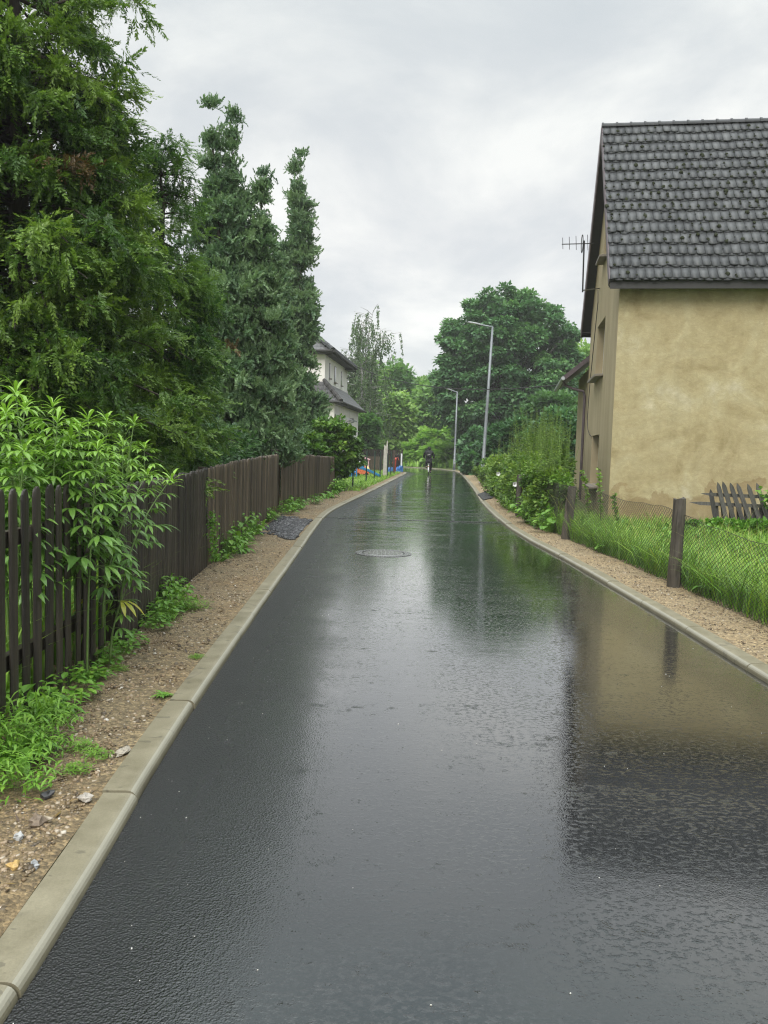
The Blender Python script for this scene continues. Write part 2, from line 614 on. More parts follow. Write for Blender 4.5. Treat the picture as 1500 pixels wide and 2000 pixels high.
MAT['pebbles'] = stone_material('pebbles', [(0.0, (0.045, 0.035, 0.028)), (0.3, (0.13, 0.095, 0.052)), (0.6, (0.27, 0.19, 0.11)), (0.85, (0.42, 0.36, 0.28)), (1.0, (0.62, 0.60, 0.56))])
MAT['crushed'] = stone_material('crushed', [(0.0, (0.012, 0.012, 0.014)), (0.5, (0.055, 0.056, 0.060)), (0.8, (0.12, 0.12, 0.125)), (1.0, (0.22, 0.22, 0.225))])
MAT['flecks'] = stone_material('flecks', [(0.0, (0.45, 0.43, 0.38)), (1.0, (0.75, 0.74, 0.70))])

# ---- road sheet: cross-subdivided strip from kerb to kerb
def arc(line):
    s = [0.0]
    for a, b in zip(line, line[1:]):
        s.append(s[-1] + (b - a).length)
    return s


def build_road():
    N, Mx = 420, 17
    sl, sr = arc(LE), arc(RE)

    def pick(line, s, f):
        t = f * s[-1]
        i = min(np.searchsorted(s, t), len(line) - 1)
        if i == 0:
            return line[0]
        a = (t - s[i - 1]) / max(s[i] - s[i - 1], 1e-9)
        return line[i - 1].lerp(line[i], a)
    # sample by matched y up to the bend, then by share of the rest of the length
    rows = []
    ys = np.concatenate([np.linspace(-6, 12, 150), np.linspace(12.2, 52, 140)])
    for y in ys:
        rows.append((Vector((edge_x(LE, y), y)), Vector((edge_x(RE, y), y))))
    il = next(i for i, p in enumerate(LE) if p.y > 52)
    ir = next(i for i, p in enumerate(RE) if p.y > 52)
    L2, R2 = LE[il:], RE[ir:]
    a2, b2 = arc(L2), arc(R2)
    # the outer side is longer before the turn: reach the bend on both sides together
    for f in np.linspace(0.012, 1, 110):
        g = f
        fl = g**2.2 if g < 1 else 1
        rows.append((pick(L2, a2, fl), pick(R2, b2, g)))
    vs, fs, uv = [], [], []
    s = 0
    prev = None
    for l, r in rows:
        m = (l + r) / 2
        if prev is not None:
            s += (m - prev).length
        prev = m
        for k in range(Mx):
            q = k / (Mx - 1)
            p = l.lerp(r, q)
            vs.append((p.x, p.y, 0.0 - 0.0))
            uv.append((q, s))
    for i in range(len(rows) - 1):
        for k in range(Mx - 1):
            a = i * Mx + k
            fs.append((a, a + 1, a + Mx + 1, a + Mx))
    me = bpy.data.meshes.new('road')
    me.from_pydata(vs, [], fs)
    ul = me.uv_layers.new(name='UVMap')
    li = np.zeros(len(me.loops), dtype=np.int32)
    me.loops.foreach_get('vertex_index', li)
    ul.data.foreach_set('uv', np.array(uv, dtype=np.float32)[li].ravel())
    me.update()
    o = link_mesh('road', me, MAT['road'])
    tag(o, 'wet black asphalt road with puddles mirroring the sky and the house', 'road', kind='structure')


build_road()

# ---- kerbs: single stones with thin joints, one sweep each
def build_kerb(line, sign, name, label, y0):
    mb = MB()
    prof = [(-0.004, -0.06), (0.0, 0.014), (0.003, 0.025), (0.009, 0.035), (0.017, 0.0425), (0.027, 0.0475), (0.038, 0.0500), (0.050, 0.051), (0.150, 0.051), (0.153, -0.06)]
    s = arc(line)
    stone, gap = 1.27, 0.011
    t0 = 0.55
    lines = [offset(line, sign * d) for d, _ in prof]
    tot = s[-1]
    i0 = 0
    while t0 < tot - 0.1:
        t1 = min(t0 + stone - gap, tot)
        if line[min(np.searchsorted(s, t0), len(line) - 1)].x < -32:
            break
        cuts = [t0] + [x for x in s if t0 + 0.03 < x < t1 - 0.03] + [t1]
        dz, dx = random.uniform(-0.005, 0.004), random.uniform(-0.005, 0.005)
        ring = []
        for c in cuts:
            i = min(max(int(np.searchsorted(s, c)), 1), len(line) - 1)
            a = (c - s[i - 1]) / max(s[i] - s[i - 1], 1e-9)
            ring.append([(ln[i - 1].lerp(ln[i], a), prof[k][1]) for k, ln in enumerate(lines)])
        vs, fs = [], []
        n = len(prof)
        for r in ring:
            for p, z in r:
                vs.append((p.x + dx, p.y, z + dz))
        for j in range(len(ring) - 1):
            for k in range(n - 1):
                f = (j * n + k, j * n + k + 1, (j + 1) * n + k + 1, (j + 1) * n + k)
                fs.append(f if sign > 0 else f[::-1])
        fs.append(tuple(range(n)))
        fs.append(tuple(range((len(ring) - 1) * n, len(ring) * n)))
        mb.add(vs, fs)
        t0 += stone
    o = mb.build(name, MAT['kerb'], smooth=False)
    tag(o, label, 'kerb', kind='structure')


build_kerb(LE, 1, 'kerb', 'pale concrete kerb with rounded edge beside the sandy verge and the dark picket fence', 0)
build_kerb(RE, -1, 'kerb', 'pale concrete kerb beside the sandy verge and the wire fence', 0)


# ---- land beside the road: sheets a little below the kerb tops
def sheet(name, pts, z, mat, label, cat):
    from mathutils.geometry import tessellate_polygon
    P = [Vector((p[0], p[1], 0)) for p in pts]
    tris = tessellate_polygon([P])
    me = bpy.data.meshes.new(name)
    me.from_pydata([(p.x, p.y, z) for p in P], [], [tuple(t) for t in tris])
    me.update()
    for poly in me.polygons:
        if poly.normal.z < 0:
            poly.flip()
    o = link_mesh(name, me, mat)
    return tag(o, label, cat, kind='structure')


GX = 230
LK = offset(LE, 0.145)[::2]
RK = offset(RE, -0.145)[::2]
base = [(-GX, -40), (GX, -40), (GX, GX), (-GX, GX)]
sheet('ground', base, -0.09, MAT['land'], 'ground under the gardens on both sides of the road', 'ground')
LK2 = [p for p in LK if p.x > -38]
sheet('garden_ground', [(-38.5, -6)] + [(p.x, p.y) for p in LK2] + [(-38.5, 58.6)], 0.015, MAT['lawn'], 'grassy garden ground behind the dark picket fence', 'ground')
RK2 = [p for p in RK if p.x > -38]
sheet('garden_ground', [(p.x, p.y) for p in RK2] + [(-38.5, 110), (70, 110), (70, -6)], 0.015, MAT['lawn'], 'grassy garden ground around the ochre house and under the far trees', 'ground')


def verge(name, line, sign, w_of_y, mat, label, y0, y1, z0=0.042):
    """uneven strip of bare soil beside the kerb, subdivided and lumpy"""
    inner = offset(line, sign * 0.151)
    vs, fs = [], []
    n = 15
    rows = [(i, p) for i, p in enumerate(inner) if y0 <= line[i].y <= y1 and line[i].x > -6]
    for i, p in rows:
        t = (line[min(i + 1, len(line) - 1)] - line[max(i - 1, 0)]).normalized()
        nn = Vector((-t.y, t.x)) * sign
        w = w_of_y(line[i].y)
        for k in range(n):
            q = k / (n - 1)
            x = p + nn * w * q
            z = z0 + 0.022 * mnoise.noise(Vector((x.x * 1.6, x.y * 1.6, 0))) + 0.014 * mnoise.noise(Vector((x.x * 6, x.y * 6, 3)))
            z += 0.03 * q * (1 - q)
            if k == 0:
                z = min(z, 0.046)
            if k == n - 1:
                z = -0.02
            vs.append((x.x, x.y, z))
    for j in range(len(rows) - 1):
        for k in range(n - 1):
            f = (j * n + k, j * n + k + 1, (j + 1) * n + k + 1, (j + 1) * n + k)
            fs.append(f[::-1] if sign > 0 else f)
    me = bpy.data.meshes.new(name)
    me.from_pydata(vs, [], fs)
    me.polygons.foreach_set('use_smooth', [True] * len(fs))
    me.update()
    if me.polygons[0].normal.z < 0:
        me.flip_normals()
    o = link_mesh(name, me, mat)
    return tag(o, label, 'verge', kind='structure')


def wl(y):
    return float(np.interp(y, [0, 5, 10, 18, 22, 29, 33, 60], [1.5, 1.25, 1.25, 1.2, 1.1, 0.75, 0.45, 0.3]))


def wr(y):
    return float(np.interp(y, [0, 5, 8, 12, 16, 25, 33, 42, 55, 60], [0.95, 0.9, 0.85, 0.75, 0.75, 0.75, 0.8, 0.95, 1.1, 0.5]))


verge('verge', LE, 1, wl, MAT['verge_left'], 'stony reddish soil strip between the dark picket fence and the kerb', -3, 56)
verge('verge', RE, -1, wr, MAT['verge_right'], 'sandy soil strip between the kerb and the wire fence', -3, 64)

# small asphalt apron in the right-hand verge and two wet seams across the road
ap = [gnd(933, 966, 0.06), gnd(950, 960, 0.06), gnd(966, 962, 0.06), gnd(962, 973, 0.06), gnd(944, 977, 0.06)]
m = MB()
m.prism([(p.x, p.y, -0.02) for p in ap], (0, 0, 0.10))
tag(m.build('footpath', MAT['apron']), 'small patch of asphalt in the sandy verge beside the wire fence', 'path', kind='structure')


def seam(y, w, mat, z=0.004):
    mb = MB()
    n = 24
    a, b = edge_x(LE, y) + 0.01, edge_x(RE, y) - 0.01
    vs = []
    for k in range(n + 1):
        x = a + (b - a) * k / n
        j = 0.02 * mnoise.noise(Vector((x * 2, y, 0)))
        vs += [(x, y - w / 2 + j, z), (x, y + w / 2 + j * 1.3, z)]
    fs = [(2 * k, 2 * k + 2, 2 * k + 3, 2 * k + 1) for k in range(n)]
    mb.add(vs, fs)
    return mb.build('road_seam', mat)


MAT['seam'] = simple('seam', (0.03, 0.03, 0.031), 0.25, 0, 0.3, 20, 0.5, 0.3)
for yy in (18.0, 52.6):
    tag(seam(yy, 0.16 if yy < 30 else 0.4, MAT['seam']), 'thin sealed seam across the wet asphalt', 'road seam', kind='structure')

# ---- loose stones on the verges (nobody could count them)
def stones(name, P, size, mat, label, kind='stuff'):
    """P: n x 3 positions; irregular eight-cornered stones"""
    n = len(P)
    base = np.array([(-1, -1, -1), (1, -1, -1), (1, 1, -1), (-1, 1, -1), (-.7, -.7, 1), (.7, -.7, 1), (.7, .7, 1), (-.7, .7, 1)], float) * 0.5
    V = base[None] + rng.normal(0, 0.13, (n, 8, 3))
    s = size[:, None, None] * np.stack([rng.uniform(.8, 1.5, n), rng.uniform(.7, 1.1, n), rng.uniform(.45, .8, n)], 1)[:, None, :]
    V = V * s
    a = rng.uniform(0, 2 * PI, n)
    ca, sa = np.cos(a)[:, None], np.sin(a)[:, None]
    X = V[..., 0] * ca - V[..., 1] * sa
    Y = V[..., 0] * sa + V[..., 1] * ca
    V = np.stack([X, Y, V[..., 2]], -1) + P[:, None, :]
    F = np.array([(0, 3, 2, 1), (4, 5, 6, 7), (0, 1, 5, 4), (1, 2, 6, 5), (2, 3, 7, 6), (3, 0, 4, 7)])
    L = (np.arange(n)[:, None, None] * 8 + F[None]).ravel()
    o = np_mesh(name, V.reshape(-1, 3), L, np.full(n * 6, 4), mat, tint=np.repeat(rng.beta(2, 2.4, n), 6))
    return tag(o, label, name.replace('_', ' '), kind=kind)


def verge_points(line, sign, wf, n, ya, yb, bias=1.0, lo=0.03, hi=0.97):
    P = []
    inner = offset(line, sign * 0.155)
    idx = [i for i, p in enumerate(line) if ya <= p.y <= yb and p.x > -5]
    d = np.array([1 / max(line[i].y, 1.5)**bias for i in idx])
    ch = rng.choice(len(idx), n, p=d / d.sum())
    for c in ch:
        i = idx[c]
        t = (line[min(i + 1, len(line) - 1)] - line[max(i - 1, 0)]).normalized()
        nn = Vector((-t.y, t.x)) * sign
        q = rng.uniform(lo, hi)
        x = inner[i] + nn * wf(line[i].y) * q + t * rng.uniform(-.13, .13)
        z = 0.042 + 0.022 * mnoise.noise(Vector((x.x * 1.6, x.y * 1.6, 0))) + 0.014 * mnoise.noise(Vector((x.x * 6, x.y * 6, 3))) + 0.03 * q * (1 - q)
        P.append((x.x, x.y, z))
    return np.array(P)


P = verge_points(LE, 1, wl, 30000, 1.0, 30, 1.7)
stones('gravel', P + [0, 0, 0.001], 0.006 + 0.030 * rng.beta(1.2, 6, len(P)), MAT['pebbles'], 'loose small stones on the reddish verge by the dark picket fence')
P = verge_points(RE, -1, wr, 11000, 4.0, 34, 1.0)
stones('gravel', P + [0, 0, 0.001], 0.006 + 0.022 * rng.beta(1.1, 6, len(P)), MAT['pebbles'], 'loose small stones on the sandy verge by the wire fence')
FXS = lambda y: float(np.interp(y, [10.6, 18.4], [-2.24, -2.43]))
# dark crushed stone heap in the left verge
n = 5200
c0 = gnd(560, 1033, 0.1)
ang, rad = rng.uniform(0, 2 * PI, n), np.sqrt(rng.uniform(0, 1, n))
qx, qy = rng.uniform(0, 1, n), 13.5 + 3.9 * rng.uniform(0, 1, n)
fx = np.array([FXS(y) for y in qy])
kx = np.array([edge_x(LE, y) - 0.20 for y in qy])
P = np.stack([fx + 0.12 + (kx - fx - 0.12) * qx, qy - 0.9 * qx + 0.45, 0.052 + 0.006 * np.sin(PI * qx) * np.sin(PI * (qy - 13.5) / 3.9) + rng.uniform(-0.004, 0.008, n)], 1)
edge = np.array([mnoise.noise(Vector((x * 2.2, y * 2.2, 4))) for x, y in P[:, :2]])
mid_ = 1 - np.abs((qy - 15.45) / 1.95)
kp = mid_ + 0.9 * edge + 0.25 * rng.uniform(-1, 1, n) > 0.22
P = P[kp]
n = len(P)
stones('crushed_stone', P, 0.018 + 0.055 * rng.beta(1.3, 3, n), MAT['crushed'], 'low patch of dark grey crushed stone in the reddish verge')
# pale flecks and grit on the asphalt
n = 130
yy = 2.0 + 11 * rng.beta(1.0, 2.6, n)
xx = np.where(rng.uniform(0, 1, n) < 0.45, -1.0 + 0.5 * rng.beta(1, 2, n), rng.uniform(-0.9, 2.7, n))
P = np.stack([xx, yy, np.full(n, 0.002)], 1)
stones('litter', P, 0.002 + 0.005 * rng.beta(1, 3, n), MAT['flecks'], 'pale flecks of grit and petals scattered on the wet asphalt')


# dead leaves and bits of bark lying on the verges and along the kerbs
Pl = np.concatenate([verge_points(LE, 1, wl, 520, 1.5, 28, 1.3), verge_points(RE, -1, wr, 330, 5.0, 30, 0.8)])
nl_ = len(Pl)
al = rng.uniform(0, 2 * PI, nl_)
ul = np.stack([np.cos(al), np.sin(al), rng.normal(0, 0.25, nl_)], 1) * rng.uniform(0.012, 0.032, (nl_, 1))
vl = np.stack([-np.sin(al), np.cos(al), rng.normal(0, 0.35, nl_)], 1) * rng.uniform(0.003, 0.011, (nl_, 1))
cl_ = Pl + [0, 0, 0.012]
tag(quad_mesh('fallen_leaves', np.stack([cl_ - ul, cl_ + vl, cl_ + ul, cl_ - vl], 1), stone_material('dead_leaf', [(0.0, (0.02, 0.013, 0.008)), (0.6, (0.08, 0.045, 0.02)), (1.0, (0.22, 0.15, 0.05))]), None, rng.uniform(0, 1, nl_)), 'dead leaves and twigs scattered on the soil beside both kerbs', 'leaves', kind='stuff')


def one_stone(px, py, s, c, label, z=0.055):
    p = gnd(px, py, z)
    mb = MB().blob(p, s, seed=px, amp=0.95, n=8, m=6, rot=Matrix.Rotation(px, 3, 'Z'))
    o = mb.build('stone', simple('stone_paint_%d' % px, c, 0.55, 0, 0.4, 60, 0.5, 0.6), smooth=False)
    tag(o, label, 'stone', 'larger stones on the left verge')


one_stone(27, 1693, (0.028, 0.022, 0.018), (0.42, 0.28, 0.10), 'yellowish stone on the soil beside the kerb')
one_stone(68, 1690, (0.024, 0.017, 0.012), (0.26, 0.265, 0.27), 'flat pale grey stone next to the yellowish stone')
one_stone(36, 1634, (0.020, 0.017, 0.012), (0.36, 0.36, 0.35), 'small whitish stone just behind the yellowish stone')
one_stone(72, 1605, (0.036, 0.028, 0.022), (0.16, 0.12, 0.085), 'brown clod of stone between the weeds and the kerb')
one_stone(166, 1558, (0.034, 0.024, 0.014), (0.34, 0.31, 0.27), 'flat buff stone touching the outer edge of the kerb')
one_stone(240, 1467, (0.04, 0.028, 0.016), (0.28, 0.25, 0.20), 'pale flat stone up the verge by the kerb')
one_stone(92, 1552, (0.028, 0.022, 0.018), (0.05, 0.05, 0.052), 'black stone lying near the weeds at the fence')

# ---- manhole cover
mh = empty('manhole_cover', (0.01, 12.15, 0.0), 0.0, 'round pale iron manhole cover in the wet asphalt', 'manhole cover')
m = MB()
n = 48
vs, fs = [], []
for r, z in ((0.33, 0.006), (0.43, 0.006), (0.435, -0.02), (0.33, -0.02)):
    for k in range(n):
        a = 2 * PI * k / n
        vs.append((r * math.cos(a), r * math.sin(a), z))
for j in range(3):
    for k in range(n):
        fs.append((j * n + k, j * n + (k + 1) % n, (j + 1) * n + (k + 1) % n, (j + 1) * n + k)[::-1])
m.add(vs, fs)
m.build('frame', simple('frame_iron', (0.10, 0.10, 0.10), 0.25, 0.1, 0.3, 40, 0.5, 0.4), mh)
m = MB()
vs, fs = [], []
vs.append((0, 0, 0.009))
for r, z in ((0.1, 0.009), (0.2, 0.009), (0.30, 0.009), (0.312, 0.003), (0.312, -0.02)):
    for k in range(n):
        a = 2 * PI * k / n
        vs.append((r * math.cos(a), r * math.sin(a), z))
for k in range(n):
    fs.append((0, 1 + k, 1 + (k + 1) % n))
for j in range(4):
    for k in range(n):
        fs.append((1 + j * n + k, 1 + (j + 1) * n + k, 1 + (j + 1) * n + (k + 1) % n, 1 + j * n + (k + 1) % n))
m.add(vs, fs)
for i in range(-4, 5):
    for j in range(-4, 5):
        if i * i + j * j < 19:
            m.box((i * 0.062, j * 0.062, 0.0105), (0.04, 0.04, 0.005))
m.build('lid', simple('lid_iron', (0.17, 0.17, 0.165), 0.16, 0.1, 0.3, 30, 0.5, 0.4), mh)
# ================================================================== FENCES
CI = CAM_ROT.transposed()


def proj(p):
    v = CI @ (Vector(p) - Vector((0, 0, CAM_H)))
    return 750 + F_PX * v.x / -v.z, 1000 - F_PX * v.y / -v.z


FX = lambda y: float(np.interp(y, [2, 4.2, 6.0, 7.4, 10.6, 18.4, 22, 25, 28.7, 31], [-1.95, -1.95, -1.97, -2.10, -2.24, -2.43, -2.28, -2.05, -1.80, -1.62]))


def picket_mesh(name, w, t, h):
    """half-round pale with a domed top, standing on z = 0, its face towards +x"""
    mb = MB()
    sec = [(-t * 0.5, -w / 2)]
    for k in range(6):
        a = -PI / 2 + PI * k / 5
        sec.append((-t * 0.1 + t * 0.6 * math.cos(a), w / 2 * math.sin(a)))
    sec.append((-t * 0.5, w / 2))
    lv = [(0, 1), (h * 0.5, 1), (h - w * 0.55, 1), (h - w * 0.28, 0.88), (h - w * 0.1, 0.6), (h, 0.22)]
    n = len(sec)
    vs, fs = [], []
    for z, s in lv:
        for x, y in sec:
            vs.append((x * (0.6 + 0.4 * s), y * s, z))
    for j in range(len(lv) - 1):
        for k in range(n):
            k2 = (k + 1) % n
            fs.append((j * n + k, j * n + k2, (j + 1) * n + k2, (j + 1) * n + k))
    fs.append(tuple(range((len(lv) - 1) * n, len(lv) * n)))
    mb.add(vs, fs)
    me = bpy.data.meshes.new(name)
    me.from_pydata(mb.v, [], mb.f)
    me.update()
    return me


def picket_fence(y0, y1, sp, w, mat, label, top, posts, post_mat, lean=0.006, skip=(), th=0.036):
    L = empty('picket_fence', (FX(y0), y0, 0.0), 0, label, 'fence')
    o0 = Vector((FX(y0), y0, 0))
    proto = picket_mesh('picket', w, th, 1.0)
    proto.materials.append(mat)
    y = y0
    k = 0
    while y < y1:
        z = top(y) + random.uniform(-0.012, 0.012)
        if k not in skip:
            p = bpy.data.objects.new('picket', proto)
            col.objects.link(p)
            p.parent = L
            p.location = Vector((FX(y) + random.uniform(-.004, .004), y, 0.03)) - o0
            p.scale = (1, random.uniform(0.92, 1.06), z - 0.03)
            d = math.atan2(FX(y + 0.3) - FX(y - 0.3), 0.6)
            p.rotation_euler = (random.gauss(0, lean), random.gauss(0, lean), -d + random.gauss(0, 0.05))
        y += sp * random.uniform(0.93, 1.07)
        k += 1
    for hz in (0.30, 0.80):
        mb = MB()
        ys = np.arange(y0 - 0.04, y1 + 0.3, 0.5)
        for a, b in zip(ys, ys[1:]):
            b = min(b, y1 + 0.02)
            mb.bar(Vector((FX(a) - 0.048, a, top(a) * hz)) - o0, Vector((FX(b) - 0.048, b + 0.001, top(b) * hz)) - o0, 0.045, 0.085)
        mb.build('rail', mat, L)
    for py, ph in posts:
        mb = MB()
        mb.box(Vector((FX(py) - 0.115, py, ph / 2)) - o0, (0.09, 0.09, ph))
        mb.build('post', post_mat, L, bevel=0.008)
    return L


def top_from(tab):
    def f(y):
        x = FX(y)
        px, _ = proj((x, y, 1.3))
        py = float(np.interp(px, [a for a, _ in tab], [b for _, b in tab]))
        return at(px, py, y).z
    return f


T1 = top_from([(-60, 966), (21, 957), (101, 947), (154, 941), (200, 936)])
T2 = top_from([(180, 956), (290, 938), (392, 917), (460, 900), (531, 888), (545, 888), (600, 888), (660, 893)])
picket_fence(3.0, 5.55, 0.152, 0.082, MAT['fence_black'], 'nearest run of black picket fence with wide gaps and domed tops', T1, [(3.35, 1.2), (5.5, 1.25)], MAT['fence_black'], th=0.020)
picket_fence(5.98, 10.0, 0.115, 0.085, MAT['fence_black'], 'dark picket fence run behind the tall plants leaning over it', T2, [(6.1, 1.25), (8.2, 1.2)], MAT['fence_black'])
picket_fence(10.12, 18.0, 0.128, 0.098, MAT['fence_brown'], 'brown weathered picket fence run with a rising top edge', T2, [(10.2, 1.3), (12.8, 1.3), (15.4, 1.3)], MAT['fence_brown'])
picket_fence(18.75, 28.6, 0.128, 0.105, MAT['fence_brown'], 'farthest run of brown picket fence ending under the leafy shrub', T2, [(18.85, 1.35), (22, 1.3), (25, 1.3), (28.4, 1.3)], MAT['fence_brown'])
# the dark gate post between the two brown runs
m = MB()
m.box((0, 0, 0.72), (0.14, 0.16, 1.44)).box((0, 0, 1.455), (0.17, 0.2, 0.03))
o = m.build('fence_post', MAT['fence_black'], bevel=0.008)
o.location = (FX(18.35) - 0.10, 18.35, 0.03)
tag(o, 'black square post in the gap between the two brown picket runs', 'post')


# ---- wire fence on the right
def wx(y):
    return float(np.interp(y, [4, 7.5, 10.05, 15.2, 20, 24.6, 32, 43], [3.70, 3.68, 3.64, 3.40, 3.55, 3.88, 4.35, 5.2]))


cf = empty('wire_fence', (wx(10), 10, 0), 0, 'rusty diamond wire fence hung on old leaning wooden posts', 'fence')
o0 = Vector((wx(10), 10, 0))


def old_post(px0, py0, px1, py1, r, seed):
    a = gnd(px0, py0, 0.05)
    b = at(px1, py1, a.y + 0.02)
    mb = MB()
    n, m_ = 12, 14
    vs, fs = [], []
    for j in range(m_):
        t = j / (m_ - 1)
        c = a.lerp(b, t)
        for k in range(n):
            q = 2 * PI * k / n
            rr = r * (1.12 - 0.16 * t) * (1 + 0.22 * mnoise.noise(Vector((math.cos(q) * 1.2 + seed, math.sin(q) * 1.2, t * 3 + seed))) + 0.06 * mnoise.noise(Vector((q * 3, seed, t * 12))))
            vs.append((c.x + rr * math.cos(q) - o0.x, c.y + rr * math.sin(q) - o0.y, c.z + (0.03 * mnoise.noise(Vector((q, seed, 9))) if j == m_ - 1 else 0) - (0.15 if j == 0 else 0)))
    for j in range(m_ - 1):
        for k in range(n):
            k2 = (k + 1) % n
            fs.append((j * n + k, j * n + k2, (j + 1) * n + k2, (j + 1) * n + k))
    fs.append(tuple(range((m_ - 1) * n, m_ * n)))
    mb.add(vs, fs)
    return mb.build('post', MAT['post_wood'], cf), a, b


posts = [old_post(1316, 1146, 1328, 974, 0.072, 3)[1:], old_post(1106, 1052, 1118, 950, 0.082, 9)[1:], old_post(1012, 1008, 1015, 928, 0.07, 14)[1:],
         old_post(983, 958, 987, 905, 0.085, 21)[1:], old_post(962, 961, 966, 894, 0.075, 28)[1:]]


def zt(y):
    """sagging upper edge of the wire"""
    return float(np.interp(y, [4, 7.4, 8.8, 10.05, 11.5, 13, 15.2, 20, 26, 32, 43], [0.72, 0.80, 0.86, 0.98, 0.95, 1.02, 1.02, 1.1, 1.15, 1.2, 1.2]))


def wire_mesh(y0, y1, cell, r, name):
    vs, fs = [], []

    def P(y, t):
        x = wx(y) - 0.085 + 0.03 * mnoise.noise(Vector((y * 0.8, t * 2, 0)))
        return Vector((x - o0.x, y - o0.y, 0.05 + t * (zt(y) - 0.05)))
    nz = 16
    ny = int((y1 - y0) / cell)
    for d in (1, -1):
        for i in range(-nz, ny + nz):
            for j in range(nz):
                ya = y0 + (i + (j if d > 0 else -j)) * cell
                yb = ya + d * cell
                if min(ya, yb) < y0 or max(ya, yb) > y1:
                    continue
                a, b = P(ya, j / nz), P(yb, (j + 1) / nz)
                k = len(vs)
                for p in (a, b):
                    vs += [p + Vector((r, 0, 0)), p + Vector((-r * 0.5, r * 0.87, 0)), p + Vector((-r * 0.5, -r * 0.87, 0))]
                fs += [(k, k + 1, k + 4, k + 3), (k + 1, k + 2, k + 5, k + 4), (k + 2, k, k + 3, k + 5)]
    mb = MB()
    mb.v, mb.f = [tuple(v) for v in vs], fs
    return mb.build(name, MAT['wire_rust'], cf)


wire_mesh(3.2, 15.2, 0.078, 0.0029, 'wire_mesh')
wire_mesh(15.2, 27, 0.11, 0.004, 'wire_mesh')
m = MB()
m.tube([Vector((wx(y) - 0.085 + 0.015 * math.sin(y * 3), y, zt(y) + 0.01 * math.sin(y * 7))) - o0 for y in np.arange(3.2, 27, 0.35)], 0.003, 5)
m.build('top_wire', MAT['wire_rust'], cf)

# ================================================================== OCHRE HOUSE
HA = math.radians(9.1)
house = empty('plaster_house', (5.36, 19.06, 0.0), -HA, 'tall ochre plastered house with steep grey tiled roof beside the road', 'house')
HM = Matrix.Translation((5.36, 19.06, 0)) @ Matrix.Rotation(-HA, 4, 'Z')
HL, HW, EZ, RZ = 9.5, 7.15, 6.14, 10.55
RY = HW / 2


def plaster(name, gable):
    t = NT(name)
    p = t.obj()
    big = t.noise(p, 0.9, 6, 0.62, 0.8)
    mid = t.noise(p, 3.2, 5, 0.65, 0.5)
    fine = t.noise(p, 40, 4, 0.7)
    if gable:
        v = t.noise(t.scale(p, (2.5, 2.5, 0.25)), 1.0, 4, 0.6)
        c = t.ramp(v, [(0.3, (0.34, 0.275, 0.165)), (0.7, (0.43, 0.355, 0.225))])
        c = t.mix(0.3, c, t.ramp(big, [(0.3, 0.8), (0.7, 1.15)]), 'MULTIPLY')
    else:
        c = t.ramp(big, [(0.30, (0.29, 0.232, 0.120)), (0.46, (0.385, 0.322, 0.184)), (0.58, (0.415, 0.358, 0.216)), (0.72, (0.48, 0.43, 0.305))])
        c = t.mix(0.5, c, t.ramp(mid, [(0.3, (0.78, 0.76, 0.7)), (0.62, (1.08, 1.06, 1.04)), (0.72, (1.28, 1.28, 1.32))]), 'MULTIPLY')
        tr = t.noise(t.scale(p, (5, 5, 9)), 1.0, 8, 0.75, 1.6)
        c = t.mix(0.5, c, t.ramp(tr, [(0.30, (0.74, 0.73, 0.70)), (0.50, (1.0, 1.0, 1.0)), (0.68, (1.28, 1.30, 1.36))]), 'MULTIPLY')
        rs = t.noise(t.scale(p, (5.5, 5.5, 0.30)), 1.0, 5, 0.65, 0.3)
        c = t.mix(0.22, c, t.ramp(rs, [(0.30, (0.68, 0.67, 0.64)), (0.5, (1.0, 1.0, 1.0))]), 'MULTIPLY')
        pit = t.noise(p, 85, 2, 0.5)
        c = t.mix(0.5, c, t.ramp(pit, [(0.3, 0.72), (0.55, 1.05)]), 'MULTIPLY')
        # flaking brown patches with hard edges near the ground
        z = t.xyz(p)[2]
        k = t.math('ADD', t.math('MULTIPLY', z, -0.27), t.math('MULTIPLY', t.noise(p, 1.5, 5, 0.6, 0.6), 1.0))
        c = t.mix(t.ramp(k, [(0.27, 0.0), (0.31, 0.6)]), c, t.mix(mid, (0.15, 0.095, 0.045), (0.33, 0.24, 0.12)))
    t.set(Base_Color=c, Roughness=0.85, Specular_IOR_Level=0.25)
    h = t.math('ADD', t.math('MULTIPLY', mid, 1.2), t.math('MULTIPLY', fine, 0.35))
    t.set(Normal=t.bump(h, 0.35 if gable else 0.55, 0.02))
    return t.m


MAT['plaster_front'] = plaster('plaster_ochre', False)
MAT['plaster_gable'] = plaster('plaster_buff', True)
WINS = [(2.9, 4.95, 0.75, 2.16), (2.85, 4.95, 3.80, 5.34), (3.25, 4.10, 7.05, 7.90)]


def wall_with_holes(outline, holes, place, depth, inner=None):
    """front face with openings, plus the reveals; outline/holes in (a, z), place maps (a, z, d) to 3-D"""
    mb = MB()
    xs = sorted({p[0] for p in outline} | {h[0] for h in holes} | {h[1] for h in holes})
    zs = sorted({p[1] for p in outline} | {h[2] for h in holes} | {h[3] for h in holes})
    return mb, xs, zs


# side walls as slabs; the road-side gable carries the window openings
m = MB()
m.box((HL / 2, 0.15, (EZ - 0.27) / 2), (HL, 0.30, EZ - 0.27))
m.build('front_wall', MAT['plaster_front'], house)
m = MB()
m.box((HL / 2, HW - 0.15, (EZ - 0.27) / 2), (HL, 0.30, EZ - 0.27))
m.build('back_wall', MAT['plaster_front'], house)
m = MB()
GTH = 0.32
# gable built of vertical strips round the openings, butted end to end
cuts = sorted({0.003, RY, HW - 0.003, 2.85, 2.9, 3.25, 4.10, 4.95})


def roof_under(y):
    return EZ + (RZ - EZ) * (1 - abs(y - RY) / RY) - 0.26


